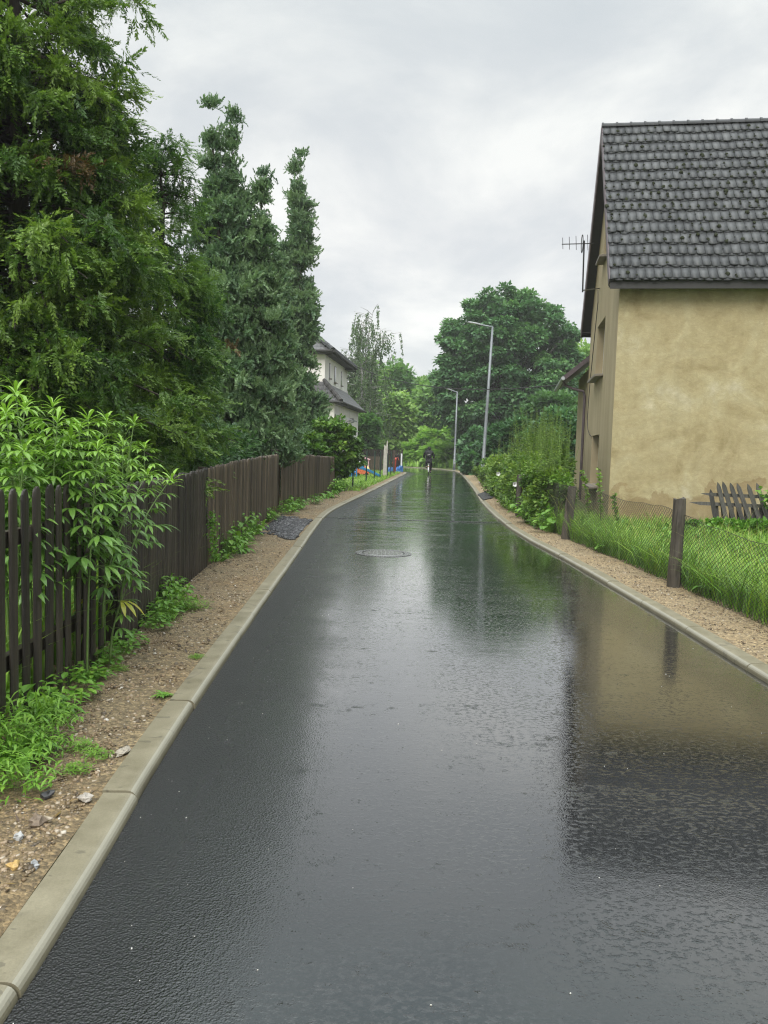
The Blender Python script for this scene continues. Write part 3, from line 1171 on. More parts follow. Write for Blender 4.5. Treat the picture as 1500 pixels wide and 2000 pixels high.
for a, b in zip(cuts, cuts[1:]):
    c = (a + b) / 2
    segs, z = [], 0.0
    for (y0, y1, z0, z1) in WINS:
        if y0 - 1e-6 <= c <= y1 + 1e-6:
            segs.append((z, z0))
            z = z1
    segs.append((z, None))
    for z0, z1 in segs:
        if z1 is None:
            poly = [(0, a, z0), (0, b, z0), (0, b, roof_under(b)), (0, a, roof_under(a))]
        else:
            poly = [(0, a, z0), (0, b, z0), (0, b, z1), (0, a, z1)]
        m.prism([(-0.004, y, z) for _, y, z in poly], (GTH, 0, 0))
bmo = m.build('gable_wall', MAT['plaster_gable'], house)
m = MB()
m.prism([(HL - 0.3, 0.3, 0.0), (HL - 0.3, HW - 0.3, 0.0), (HL - 0.3, HW - 0.3, EZ), (HL - 0.3, RY, RZ - 0.4), (HL - 0.3, 0.3, EZ)], (0.29, 0, 0))
m.build('end_wall', MAT['plaster_front'], house)
# windows
for i, (y0, y1, z0, z1) in enumerate(WINS):
    m = MB()
    f = 0.07
    x = 0.20
    for (ya, yb, za, zb) in ((y0, y0 + f, z0, z1), (y1 - f, y1, z0, z1), (y0 + f, y1 - f, z0, z0 + f), (y0 + f, y1 - f, z1 - f, z1), ((y0 + y1) / 2 - 0.04, (y0 + y1) / 2 + 0.04, z0 + f, z1 - f)):
        m.box((x + 0.03, (ya + yb) / 2, (za + zb) / 2), (0.06, yb - ya, zb - za))
    w = m.build('window', MAT['white_frame'], house)
    m = MB()
    m.box((x + 0.045, (y0 + y1) / 2, (z0 + z1) / 2), (0.012, y1 - y0 - 0.02, z1 - z0 - 0.02))
    m.build('pane', MAT['glass'], w)
    m = MB()
    m.box((-0.02, (y0 + y1) / 2, z0 - 0.035), (0.40, y1 - y0 + 0.2, 0.06), Matrix.Rotation(-0.08, 3, 'Y'))
    m.build('sill', MAT['sill_stone'], w, bevel=0.006)
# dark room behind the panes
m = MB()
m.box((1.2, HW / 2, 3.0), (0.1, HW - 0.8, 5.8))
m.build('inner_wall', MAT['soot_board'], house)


def slate_material():
    t = NT('slate_tile')
    a = t.new('ShaderNodeAttribute', attribute_name='tint').outputs['Fac']
    p = t.obj()
    n = t.noise(p, 7, 5, 0.68)
    l = t.noise(p, 28, 3, 0.6)
    c = t.ramp(a, [(0.0, (0.040, 0.042, 0.045)), (0.5, (0.063, 0.066, 0.069)), (1.0, (0.098, 0.101, 0.103))])
    c = t.mix(0.55, c, t.ramp(n, [(0.3, 0.62), (0.7, 1.3)]), 'MULTIPLY')
    c = t.mix(t.ramp(l, [(0.70, 0.0), (0.76, 0.55)]), c, (0.30, 0.31, 0.29))
    t.set(Base_Color=c, Roughness=t.ramp(n, [(0.3, 0.40), (0.7, 0.62)]), Normal=t.bump(t.math('ADD', n, l), 0.4, 0.004), Specular_IOR_Level=0.35)
    return t.m


MAT['slate'] = slate_material()
MAT['moss'] = simple('moss', (0.022, 0.026, 0.012), 0.95, 0, 0.5, 60, 0.2, 0.8)
OV, EOV = 0.27, 0.42           # overhang at the gable and at the eaves
SL = math.hypot(RY, RZ - EZ)
sy, sz = RY / SL, (RZ - EZ) / SL      # unit vector up the slope


def slope_pt(x, s, h, side):
    """s: metres up the slope from the wall line, h: height off the roof plane"""
    y, z = s * sy - h * sz, EZ + s * sz + h * sy
    return (x, y if side == 0 else HW - y, z)


roof = empty('roof', (0, 0, 0))
roof.parent = house
for side in (0, 1):
    s0, s1 = -EOV / sy, SL - 0.02
    m = MB()
    poly = [slope_pt(-OV, s0, -0.02, side), slope_pt(-OV, s1, -0.02, side), slope_pt(-OV, s1, -0.13, side), slope_pt(-OV, s0, -0.13, side)]
    m.prism(poly, (HL + OV * 2, 0, 0))
    m.build('roof_deck', MAT['soffit'], roof)
    NR = 15
    ex = (s1 - s0) / NR
    TW = 0.196
    V, Ft, tint, off = [], [], [], 0
    nx = int((HL + 2 * OV) / TW)
    loops, tot = [], []
    for r in range(NR):
        for lay in (0, 1):
            for c in range(-1, nx + 1):
                xa = -OV + (c + (0.5 if (r + lay) % 2 else 0)) * TW
                xa, xb = max(xa, -OV - 0.015), min(xa + TW - 0.013, HL + OV)
                if xb - xa < 0.03:
                    continue
                if lay == 1 and side == 1:
                    continue
                j = random.gauss(0, 0.010) + 0.016 * mnoise.noise(Vector((xa * 0.9, r * 3.3, 1)))
                if random.random() < 0.006:
                    j -= 0.06
                bot = s0 + r * ex - 0.03 + j + (0.0 if lay == 0 else -0.035)
                topp = s0 + (r + 1) * ex + 0.05
                hb, ht = (0.066 if lay == 0 else 0.040) + random.gauss(0, 0.006), 0.012 if lay == 0 else 0.004
                th = 0.018
                pts = [(xa, topp), (xa, bot + 0.03)]
                for q in range(1, 4):
                    a = q / 4
                    pts.append((xa + (xb - xa) * a, bot + 0.03 - 0.03 * math.sin(PI * a)**0.7))
                pts += [(xb, bot + 0.03), (xb, topp)]
                L = topp - bot
                tv = []
                for dz in (0, -th):
                    for (x, s) in pts:
                        h = ht + (hb - ht) * (topp - s) / L + dz + 0.022 * mnoise.noise(Vector((x * 0.7, s * 0.7, side)))
                        tv.append(slope_pt(x, s, h, side))
                n = len(pts)
                k = len(V)
                V += tv
                fl = [list(range(n))[::-1], list(range(n, 2 * n))] + [[i, (i + 1) % n, n + (i + 1) % n, n + i] for i in range(n)]
                g = min(max(random.gauss(0.5, 0.2), 0), 1) * (1.0 if lay == 0 else 0.4)
                for f in fl:
                    f = f if side == 0 else f[::-1]
                    loops += [i + k for i in f]
                    tot.append(len(f))
                    tint.append(g)
    np_mesh('slope_tiles', np.array(V), np.array(loops), np.array(tot), MAT['slate'], roof, np.array(tint))
    if side == 0:
        mb = MB()
        for i in range(1000):
            r = min(max(int(random.gauss(7.2, 3.3)), 0), NR - 1)
            c = random.randint(0, nx - 1)
            x = -OV + (c + (0.5 if r % 2 else 0)) * TW + random.gauss(0, 0.008)
            s = s0 + r * ex + random.choice([0.02, 0.08, 0.1, 0.16, 0.2, 0.26]) + random.gauss(0, 0.01)
            w = 0.014 + 0.042 * random.random()**2.6
            p = slope_pt(x, s, 0.05, side)
            rot = Matrix.Rotation(math.atan2(sz, sy), 3, 'X')
            mb.blob(p, (w, w * random.uniform(0.8, 1.5), w * 0.7), seed=i, amp=0.5, n=7, m=5, rot=rot)
        tag(mb.build('moss', MAT['moss'], roof, smooth=True), kind='stuff')
# half-round ridge caps
mb = MB()
x = -OV - 0.02
while x < HL + OV:
    n = 9
    vs, fs = [], []
    for q, (xx, R) in enumerate(((x, 0.135), (x + 0.05, 0.135), (x + 0.055, 0.115), (x + 0.42, 0.108))):
        for k in range(n):
            a = -0.15 + (PI + 0.3) * k / (n - 1)
            vs.append((xx, RY + R * math.cos(a), RZ - 0.02 + R * math.sin(a) * 0.9))
    for q in range(3):
        for k in range(n - 1):
            fs.append((q * n + k, (q + 1) * n + k, (q + 1) * n + k + 1, q * n + k + 1))
    fs.append(tuple(range(n)))
    mb.add(vs, fs)
    x += 0.37
tb = mb.build('ridge_tiles', MAT['slate'], roof)
# barge boards and eaves board
for side in (0, 1):
    m = MB()
    s0, s1 = -EOV / sy, SL
    hh = (0.03, -0.17) if side == 0 else (0.03, -0.32)
    poly = [slope_pt(-OV - 0.032, s0 - 0.02, hh[0], side), slope_pt(-OV - 0.032, s1 - 0.03, hh[0], side), slope_pt(-OV - 0.032, s1 - 0.03, hh[1], side), slope_pt(-OV - 0.032, s0 - 0.02, hh[1], side)]
    m.prism(poly, (0.03, 0, 0))
    m.build('barge_board', MAT['soot_board'], roof)
    m = MB()
    a = slope_pt(0, s0 - 0.02, -0.03, side)
    sgn = 1 if side == 0 else -1
    m.box((HL / 2, a[1] + sgn * 0.03, a[2] - 0.09), (HL + 2 * OV - 0.01, 0.025, 0.16))
    m.box((HL / 2, (a[1] + sgn * 0.06 + (0 if side == 0 else HW)) / 2, a[2] - 0.06), (HL + 2 * OV - 0.02, abs(a[1] + sgn * 0.06 - (0 if side == 0 else HW)) - 0.01, 0.02))
    m.build('eaves_board', MAT['soffit'], roof)
# drop cable stapled down the gable
m = MB()


def on_gable(px, py, x=-0.014):
    """point of the gable plane seen at a pixel, in the house's own coordinates"""
    inv = HM.inverted()
    o, r = inv @ Vector((0, 0, CAM_H)), (inv.to_3x3() @ ray(px, py))
    t = (x - o.x) / r.x
    return o + r * t


pts = [on_gable(*p) for p in ((1168, 566), (1168, 590), (1163, 640), (1158, 690), (1153, 740), (1149, 790), (1147, 820), (1148, 838), (1151, 848), (1155, 853))]
m.tube(pts, 0.011, 6)
m.build('cable', MAT['dark_cable'], house)

# ---- lean-to at the back with its own roof
lt = empty('rear_annex', (5.36, 19.06, 0.0), -HA, 'low buff annex with dark eaves joined to the far end of the ochre house', 'annex')
m = MB()
m.box((3.0, HW + 0.012 + 2.2, 2.2), (6.0 - 0.03, 4.4, 4.4))
m.build('wall', MAT['plaster_gable'], lt)
m = MB()
ya, yb = HW + 0.03, HW + 4.9
m.prism([(-0.72, ya, 4.02), (3.0, ya, 7.2), (3.0, ya, 7.38), (-0.78, ya, 4.15)], (0, yb - ya, 0))
m.build('roof', MAT['soot_board'], lt)
m = MB()
m.tube([(-0.80, ya + 0.05, 4.06), (-0.80, yb - 0.05, 4.03)], 0.065, 10)
m.build('gutter', MAT['galvanised'], lt)
m = MB()
m.tube([(-0.78, ya + 0.35, 4.02), (-0.72, ya + 0.35, 3.86), (-0.45, ya + 0.33, 3.74), (-0.12, ya + 0.3, 3.66), (-0.07, ya + 0.3, 3.5), (-0.07, ya + 0.3, 0.1)], 0.045, 8)
m.build('downpipe', MAT['soot_board'], lt)

# ---- aerial on the gable
an = empty('tv_aerial', (0, 0, 0), 0, 'thin dark roof aerial with short cross rods on the gable of the ochre house', 'aerial')
br = HM @ Vector((-0.02, 3.75, 5.95))
b0 = at(1172, 563, 21.9)
root = at(1138, 567, 21.9)
topm = at(1141, 470, 21.9)
an.location = root
rel = lambda p: Vector(p) - root
m = MB()
m.tube([rel(root) - Vector((0, 0, 0.05)), rel(topm)], 0.022, 6)
m.build('mast', MAT['black_metal'], an)
m = MB()
m.tube([rel(root), rel(on_gable(1172, 563) if False else (HM @ on_gable(1172, 563, 0.02)))], 0.018, 6)
m.build('bracket', MAT['black_metal'], an)
m = MB()
l, r = at(1098, 477, 21.3), at(1160, 475.5, 22.3)
m.tube([rel(l), rel(r)], 0.013, 6)
m.build('boom', MAT['black_metal'], an)
for k, (t, ln) in enumerate(((0.02, 0.17), (0.22, 0.19), (0.43, 0.21), (0.80, 0.24))):
    m = MB()
    p = rel(l.lerp(r, t))
    up = Vector((-0.06, 0.05, 1)).normalized()
    m.tube([p - up * ln * 0.75, p + up * ln], 0.008, 5)
    m.build('rod', MAT['black_metal'], an)
m = MB()
p = rel(l.lerp(r, 0.62))
m.tube([p + Vector((0, 0.03 * math.cos(a) , 0.24 * math.sin(a))) + Vector((0.03 * math.cos(a), 0, 0)) for a in np.linspace(0, 2 * PI, 14)], 0.012, 5)
m.build('folded_dipole', MAT['black_metal'], an)

# ---- collapsed picket fence in front of the ochre house
of = empty('old_picket_fence', HM @ Vector((1.5, -1.55, 0)), -HA, 'short broken grey picket fence with crooked pointed slats against the ochre wall', 'fence')
for i, (x, h, ln, tw) in enumerate(((0.42, 0.90, -0.12, 0.0), (0.66, 1.08, -0.17, 0.1), (0.83, 1.12, -0.20, -0.1), (1.02, 1.11, -0.22, 0.15), (1.19, 1.12, -0.24, 0.0), (1.37, 1.10, -0.22, -0.15), (1.53, 1.11, -0.2, 0.1), (1.73, 1.08, -0.16, 0), (1.9, 1.1, -0.1, 0.1), (2.1, 1.08, -0.06, 0))):
    m = MB()
    w, t = 0.045, 0.02
    h += 0.06
    poly = [(-w, 0, -0.1), (w, 0, -0.1), (w, 0, h - 0.12), (w * 0.55, 0, h - 0.05), (0, 0, h), (-w * 0.8, 0, h - 0.09), (-w, 0, h - 0.14)]
    m.prism(poly, (0, t, 0))
    o = m.build('picket', MAT['old_picket'], of)
    o.location = (x + 0.22, 0, 0.0)
    o.rotation_euler = (0.05 * (i % 3 - 1), ln * 1.5 - 0.03, tw)
for zz, x0 in ((0.80, 0.42), (0.60, 0.2), (0.22, 0.6)):
    m = MB()
    m.bar((x0 + 0.05, 0.055, zz + 0.02), (3.2, 0.05, zz), 0.035, 0.075)
    m.prism([(x0 - 0.18, 0.055, zz + 0.035), (x0 + 0.06, 0.04, zz - 0.02), (x0 + 0.06, 0.04, zz + 0.058)], (0, 0.03, 0))
    m.build('rail', MAT['old_picket'], of)
m = MB()
for x in np.arange(0.62, 1.9, 0.155):
    m.box((x, 0.115, 0.32), (0.1, 0.02, 0.62), Matrix.Rotation(-0.12 + 0.03 * math.sin(x * 30), 3, 'Y'))
m.build('back_slats', MAT['old_picket'], of)

# ================================================================== PALE VILLA
VA = math.radians(5.5)
villa = empty('pale_villa', (-2.95, 45.0, 0), -VA, 'pale two storey villa with dark tiled hipped roof behind the dark conifers', 'house')


def villa_wall():
    t = NT('villa_render')
    p = t.obj()
    n = t.noise(p, 1.2, 5, 0.6)
    s = t.noise(t.scale(p, (3, 3, 0.3)), 1.0, 4, 0.6)
    c = t.ramp(n, [(0.3, (0.70, 0.665, 0.625)), (0.7, (0.80, 0.77, 0.735))])
    c = t.mix(0.35, c, t.ramp(s, [(0.3, 0.75), (0.65, 1.05)]), 'MULTIPLY')
    t.set(Base_Color=c, Roughness=0.85)
    return t.m


def villa_roof():
    t = NT('villa_roof_tile')
    uv = t.new('ShaderNodeUVMap').outputs['UV']
    x = t.xyz(uv)
    fr = t.math('FRACT', t.math('MULTIPLY', x[1], 3.0))
    cu = t.math('FRACT', t.math('ADD', t.math('MULTIPLY', x[0], 3.6), 0))
    wv = t.math('SINE', t.math('MULTIPLY', cu, PI))
    sh = t.math('ADD', fr, t.math('MULTIPLY', wv, 0.22))
    c = t.ramp(t.math('FRACT', sh), [(0.0, (0.025, 0.024, 0.024)), (0.14, (0.055, 0.054, 0.056)), (1.0, (0.10, 0.098, 0.10))])
    n = t.noise(t.pos(), 3, 4)
    c = t.mix(0.4, c, t.ramp(n, [(0.3, 0.7), (0.7, 1.2)]), 'MULTIPLY')
    t.set(Base_Color=c, Roughness=0.42, Normal=t.bump(t.math('ADD', t.math('MULTIPLY', fr, -1.0), t.math('MULTIPLY', wv, 0.6)), 0.9, 0.05))
    return t.m


MAT['villa_wall'], MAT['villa_roof'] = villa_wall(), villa_roof()
VL, VW = 10.3, 10.0      # along the road, away from it


def tiled_faces(name, faces, parent):
    """faces: lists of points, first edge is the eave; UVs run along the eave and up the slope"""
    vs, fs, uvs = [], [], []
    for f in faces:
        P = [Vector(p) for p in f]
        e = (P[1] - P[0]).normalized()
        n = e.cross(P[2] - P[0]).normalized()
        u = n.cross(e)
        fs.append(tuple(range(len(vs), len(vs) + len(P))))
        for p in P:
            vs.append(tuple(p))
            uvs.append(((p - P[0]).dot(e), (p - P[0]).dot(u)))
    me = bpy.data.meshes.new(name)
    me.from_pydata(vs, [], fs)
    ul = me.uv_layers.new(name='UVMap')
    for l in me.loops:
        ul.data[l.index].uv = uvs[l.vertex_index]
    me.update()
    return link_mesh(name, me, MAT['villa_roof'], parent)


m = MB()
m.box((-VW / 2, VL / 2, 2.1), (VW, VL, 4.2))
m.build('ground_floor_wall', MAT['villa_wall'], villa)
m = MB()
UX, U0, U1 = -0.72, 0.75, VL - 0.7
m.box(((UX - VW + 0.7) / 2, (U0 + U1) / 2, 5.55), (VW - 0.7 + UX, U1 - U0, 2.9))
m.build('upper_wall', MAT['villa_wall'], villa)
o_ = 0.42
a, b, c, d = (o_, -o_, 4.12), (o_, VL + o_, 4.12), (-VW - o_, VL + o_, 4.12), (-VW - o_, -o_, 4.12)
k = 5.28
ai, bi, ci, di = (UX, U0, k), (UX, U1, k), (-VW + 0.7, U1, k), (-VW + 0.7, U0, k)
rf = tiled_faces('skirt_roof', [[a, b, bi, ai], [d, a, ai, di], [b, c, ci, bi], [c, d, di, ci]], villa)
m = MB()
m.box((o_ - 0.28, VL / 2, 4.07), (0.5, VL + 2 * o_ - 0.04, 0.10)).box((-VW / 2, -o_ + 0.28, 4.07), (VW + 0.2, 0.5, 0.10))
m.tube([(o_ + 0.05, -o_, 4.10), (o_ + 0.05, VL + o_, 4.06)], 0.07, 8).tube([(o_, -o_ - 0.05, 4.10), (-VW, -o_ - 0.05, 4.08)], 0.07, 8)
m.build('eaves', MAT['soffit'], rf)
m = MB()
for i in range(4):
    p, q = Vector(a).lerp(Vector(ai), i / 4), Vector(a).lerp(Vector(ai), (i + 1) / 4 + 0.04)
    m.tube([p + Vector((0, 0, 0.03)), q + Vector((0, 0, 0.06))], [0.15, 0.11], 8)
m.build('hip_tiles', MAT['soffit'], rf)
o_ = 0.5
z0, z1 = 6.98, 10.6
x0, x1, y0, y1 = UX + o_, -VW + 0.7 - o_, U0 - o_, U1 + o_
mx = (x0 + x1) / 2
run = (x0 - x1) / 2 * 0.8
ra, rb = (mx, y0 + run, z1), (mx, y1 - run, z1)
rf = tiled_faces('main_roof', [[(x0, y0, z0), (x0, y1, z0), rb, ra], [(x1, y0, z0), (x0, y0, z0), ra], [(x0, y1, z0), (x1, y1, z0), rb], [(x1, y1, z0), (x1, y0, z0), ra, rb]], villa)
m = MB()
m.box((x0 - 0.27, (y0 + y1) / 2, z0 - 0.09), (0.5, y1 - y0 - 0.02, 0.16)).box(((x0 + x1) / 2, y0 + 0.27, z0 - 0.09), (x0 - x1 - 0.04, 0.5, 0.16))
m.tube([(x0 + 0.05, y0, z0 - 0.02), (x0 + 0.05, y1, z0 - 0.05)], 0.075, 8).tube([(x0, y0 - 0.05, z0 - 0.02), (x1, y0 - 0.05, z0 - 0.04)], 0.075, 8)
m.build('eaves', MAT['soffit'], rf)
for corner, top_ in (((x0, y0, z0), ra), ((x0, y1, z0), rb)):
    m = MB()
    P, Q = Vector(corner), Vector(top_)
    nn = 14
    for i in range(nn):
        p, q = P.lerp(Q, i / nn), P.lerp(Q, (i + 1) / nn + 0.012)
        m.tube([p + Vector((0, 0, 0.04)), q + Vector((0, 0, 0.07))], [0.17, 0.13], 8)
    m.build('hip_tiles', MAT['slate'], rf)
# narrow upper windows, a ground-floor awning and a corner bracket
for (yc, w, za, zb) in ((2.35, 0.26, 5.62, 6.5), (4.4, 0.62, 5.55, 6.5), (6.9, 0.26, 5.55, 6.45)):
    m = MB()
    m.box((UX + 0.004, yc, (za + zb) / 2), (0.03, w, zb - za))
    w_ = m.build('window', MAT['soffit'], villa)
    m = MB()
    m.box((UX + 0.012, yc, (za + zb) / 2), (0.025, w - 0.08, zb - za - 0.08))
    m.build('pane', MAT['glass'], w_)
    m = MB()
    m.box((UX + 0.06, yc, za - 0.04), (0.14, w + 0.16, 0.06))
    m.build('sill', MAT['sill_stone'], w_)
for (yc, za, zb) in ((4.3, 1.3, 2.6), (7.6, 1.3, 2.6)):
    m = MB()
    m.box((0.004, yc, (za + zb) / 2), (0.03, 1.0, zb - za))
    w_ = m.build('window', MAT['white_frame'], villa)
    m = MB()
    m.box((0.012, yc, (za + zb) / 2), (0.025, 0.84, zb - za - 0.16))
    m.build('pane', MAT['glass'], w_)
m = MB()
m.prism([(0.01, 0.2, 3.45), (1.0, 0.2, 3.15), (1.0, 0.2, 3.08), (0.01, 0.2, 3.36)], (0, 2.0, 0))
m.bar((0.02, 0.3, 2.8), (0.85, 0.3, 3.1), 0.05, 0.05).bar((0.02, 2.1, 2.8), (0.85, 2.1, 3.1), 0.05, 0.05)
m.build('awning', simple('awning_sheet', (0.20, 0.20, 0.21), 0.4), villa)
m = MB()
m.box((0.12, 6.2, 3.35), (0.22, 0.30, 0.18)).box((0.06, 6.2, 2.9), (0.08, 0.1, 0.5))
m.build('wall_lamp', MAT['black_metal'], villa)
m = MB()
m.tube([(UX + 0.02, U1 - 0.5, 6.2), (UX + 0.55, U1 - 0.5, 6.35), (UX + 0.62, U1 - 0.5, 6.75)], 0.035, 6).box((UX + 0.3, U1 - 0.8, 6.72), (0.5, 1.6, 0.05))
m.build('cable_bracket', MAT['soffit'], villa)

# overhead wire from the villa across the road to the annex
m = MB()
A, B = at(688, 712, 54.0), at(1104, 750, 29.5)
pts = [A.lerp(B, t) - Vector((0, 0, 0.75 * 4 * t * (1 - t))) for t in np.linspace(0, 1, 30)]
m.tube(pts, 0.022, 6)
tag(m.build('overhead_cable', MAT['dark_cable']), 'thin dark overhead cable sagging across the road from the pale villa', 'cable')


# ================================================================== STREET LAMPS
def street_lamp(base, topp, tip, label):
    L = empty('street_lamp', base, 0, label, 'street lamp', 'street lamps along the right verge')
    b, t = Vector((0, 0, 0)), topp - base
    h = t.z
    m = MB()
    m.tube([b, t * 0.14], [0.105, 0.105], 12)
    m.tube([t * 0.14, t * 0.145, t * 0.5, t], [0.105, 0.085, 0.07, 0.05], 12)
    m.build('pole', MAT['lamp_pole'], L, smooth=True)
    m = MB()
    m.box((0, 0, 0.012), (0.30, 0.30, 0.024))
    m.build('base_plate', MAT['galvanised'], L)
    m = MB()
    m.box(t * 0.11 + Vector((0, -0.108, 0)), (0.10, 0.012, 0.36))
    m.build('door', MAT['galvanised'], L)
    e = tip - base
    d = (e - t)
    hd = 0.62
    u = d.normalized()
    m = MB()
    m.tube([t - Vector((0, 0, 0.1)), t + Vector((0, 0, 0.02)), t + u * 0.12, e - u * (hd - 0.08)], [0.052, 0.045, 0.036, 0.032], 10)
    m.build('arm', MAT['lamp_pole'], L, smooth=True)
    s = u.cross(Vector((0, 0, 1))).normalized()
    w = s.cross(u)
    c0 = e - u * hd
    rows = [(0.0, 0.045, 0.045), (0.12, 0.07, 0.05), (0.22, 0.13, 0.045), (0.5, 0.14, 0.03), (0.62, 0.09, 0.018)]
    vs, fs = [], []
    for q, wd, ht in rows:
        p = c0 + u * q
        vs += [p - s * wd - w * 0.02, p + s * wd - w * 0.02, p + s * wd * 0.8 + w * ht, p - s * wd * 0.8 + w * ht]
    for i in range(len(rows) - 1):
        for k in range(4):
            fs.append((i * 4 + k, i * 4 + (k + 1) % 4, (i + 1) * 4 + (k + 1) % 4, (i + 1) * 4 + k))
    fs += [(3, 2, 1, 0), tuple(range(len(vs) - 4, len(vs)))]
    m = MB().add(vs, fs)
    m.build('lamp_head', simple('lamp_grey', (0.36, 0.37, 0.38), 0.4), L, bevel=0.006)
    m = MB()
    m.bar(c0 + u * 0.25 - w * 0.026, c0 + u * 0.5 - w * 0.026, 0.2, 0.012, up=w)
    m.build('lens', MAT['white_frame'], L)


b = gnd(941, 943, 0.09)
street_lamp(b, at(962, 639, b.y), at(914, 629, b.y - 0.2), 'nearer tall grey street lamp standing by the wire fence in front of the broad tree')
b = gnd(887, 918.5, 0.09)
street_lamp(b, at(893, 766, b.y), at(868, 757.5, b.y - 0.2), 'farther grey street lamp at the bend half hidden by tree leaves')
# ================================================================== VEGETATION
def unit(a):
    return a / np.maximum(np.linalg.norm(a, axis=-1, keepdims=True), 1e-9)


def rnd_dir(n):
    return unit(rng.normal(0, 1, (n, 3)))


def place(T, P, X, Z, S):
    """copies the quads T (m,4,3) to n places: x axis along X, z axis near Z, size S"""
    X = unit(X)
    Y = unit(np.cross(Z, X))
    Zn = np.cross(X, Y)
    B = np.stack([X, Y, Zn], 1) * np.asarray(S).reshape(-1, 1, 1)
    Q = np.einsum('mqk,nkj->nmqj', T, B) + P[:, None, None, :]
    return Q.reshape(-1, 4, 3)


def rhombs(C, U, V):
    """diamond leaves: base C, length vector U, half-width vector V"""
    return np.stack([C, C + U * 0.45 + V, C + U, C + U * 0.45 - V], 1)


def spray_template(m, ang, ln, wd, droop, seed):
    r = np.random.default_rng(seed)
    Q = []
    for i in range(m):
        t = (i + 0.5) / m
        s = 1 if i % 2 else -1
        c = np.array([t, 0, -droop * t * t + r.normal(0, 0.02)])
        a = s * (ang + r.normal(0, 0.25))
        L = ln * (1.05 - 0.55 * t) * r.uniform(0.8, 1.2)
        u = np.array([math.cos(a), math.sin(a), r.normal(-0.1, 0.25)])
        u = u / np.linalg.norm(u) * L
        v = np.cross(u, [r.normal(0, .5), r.normal(0, .5), 1])
        v = v / np.linalg.norm(v) * wd * r.uniform(0.8, 1.2)
        Q.append([c, c + u * 0.4 + v, c + u, c + u * 0.4 - v])
    c = np.array([0.8, 0, -droop * 0.64])
    Q.append([c, c + [0.12, wd, -0.05], c + [0.26, 0, -0.1], c + [0.12, -wd, -0.05]])
    return np.array(Q)


SPR_A = [spray_template(26, 0.62, 0.25, 0.036, 0.42, s) for s in range(4)]
SPR_T = [spray_template(16, 0.60, 0.30, 0.085, 0.12, s + 10) for s in range(4)]


def tubes_np(mb, pts, radii, n=6):
    mb.tube(pts, radii, n, cap=False)


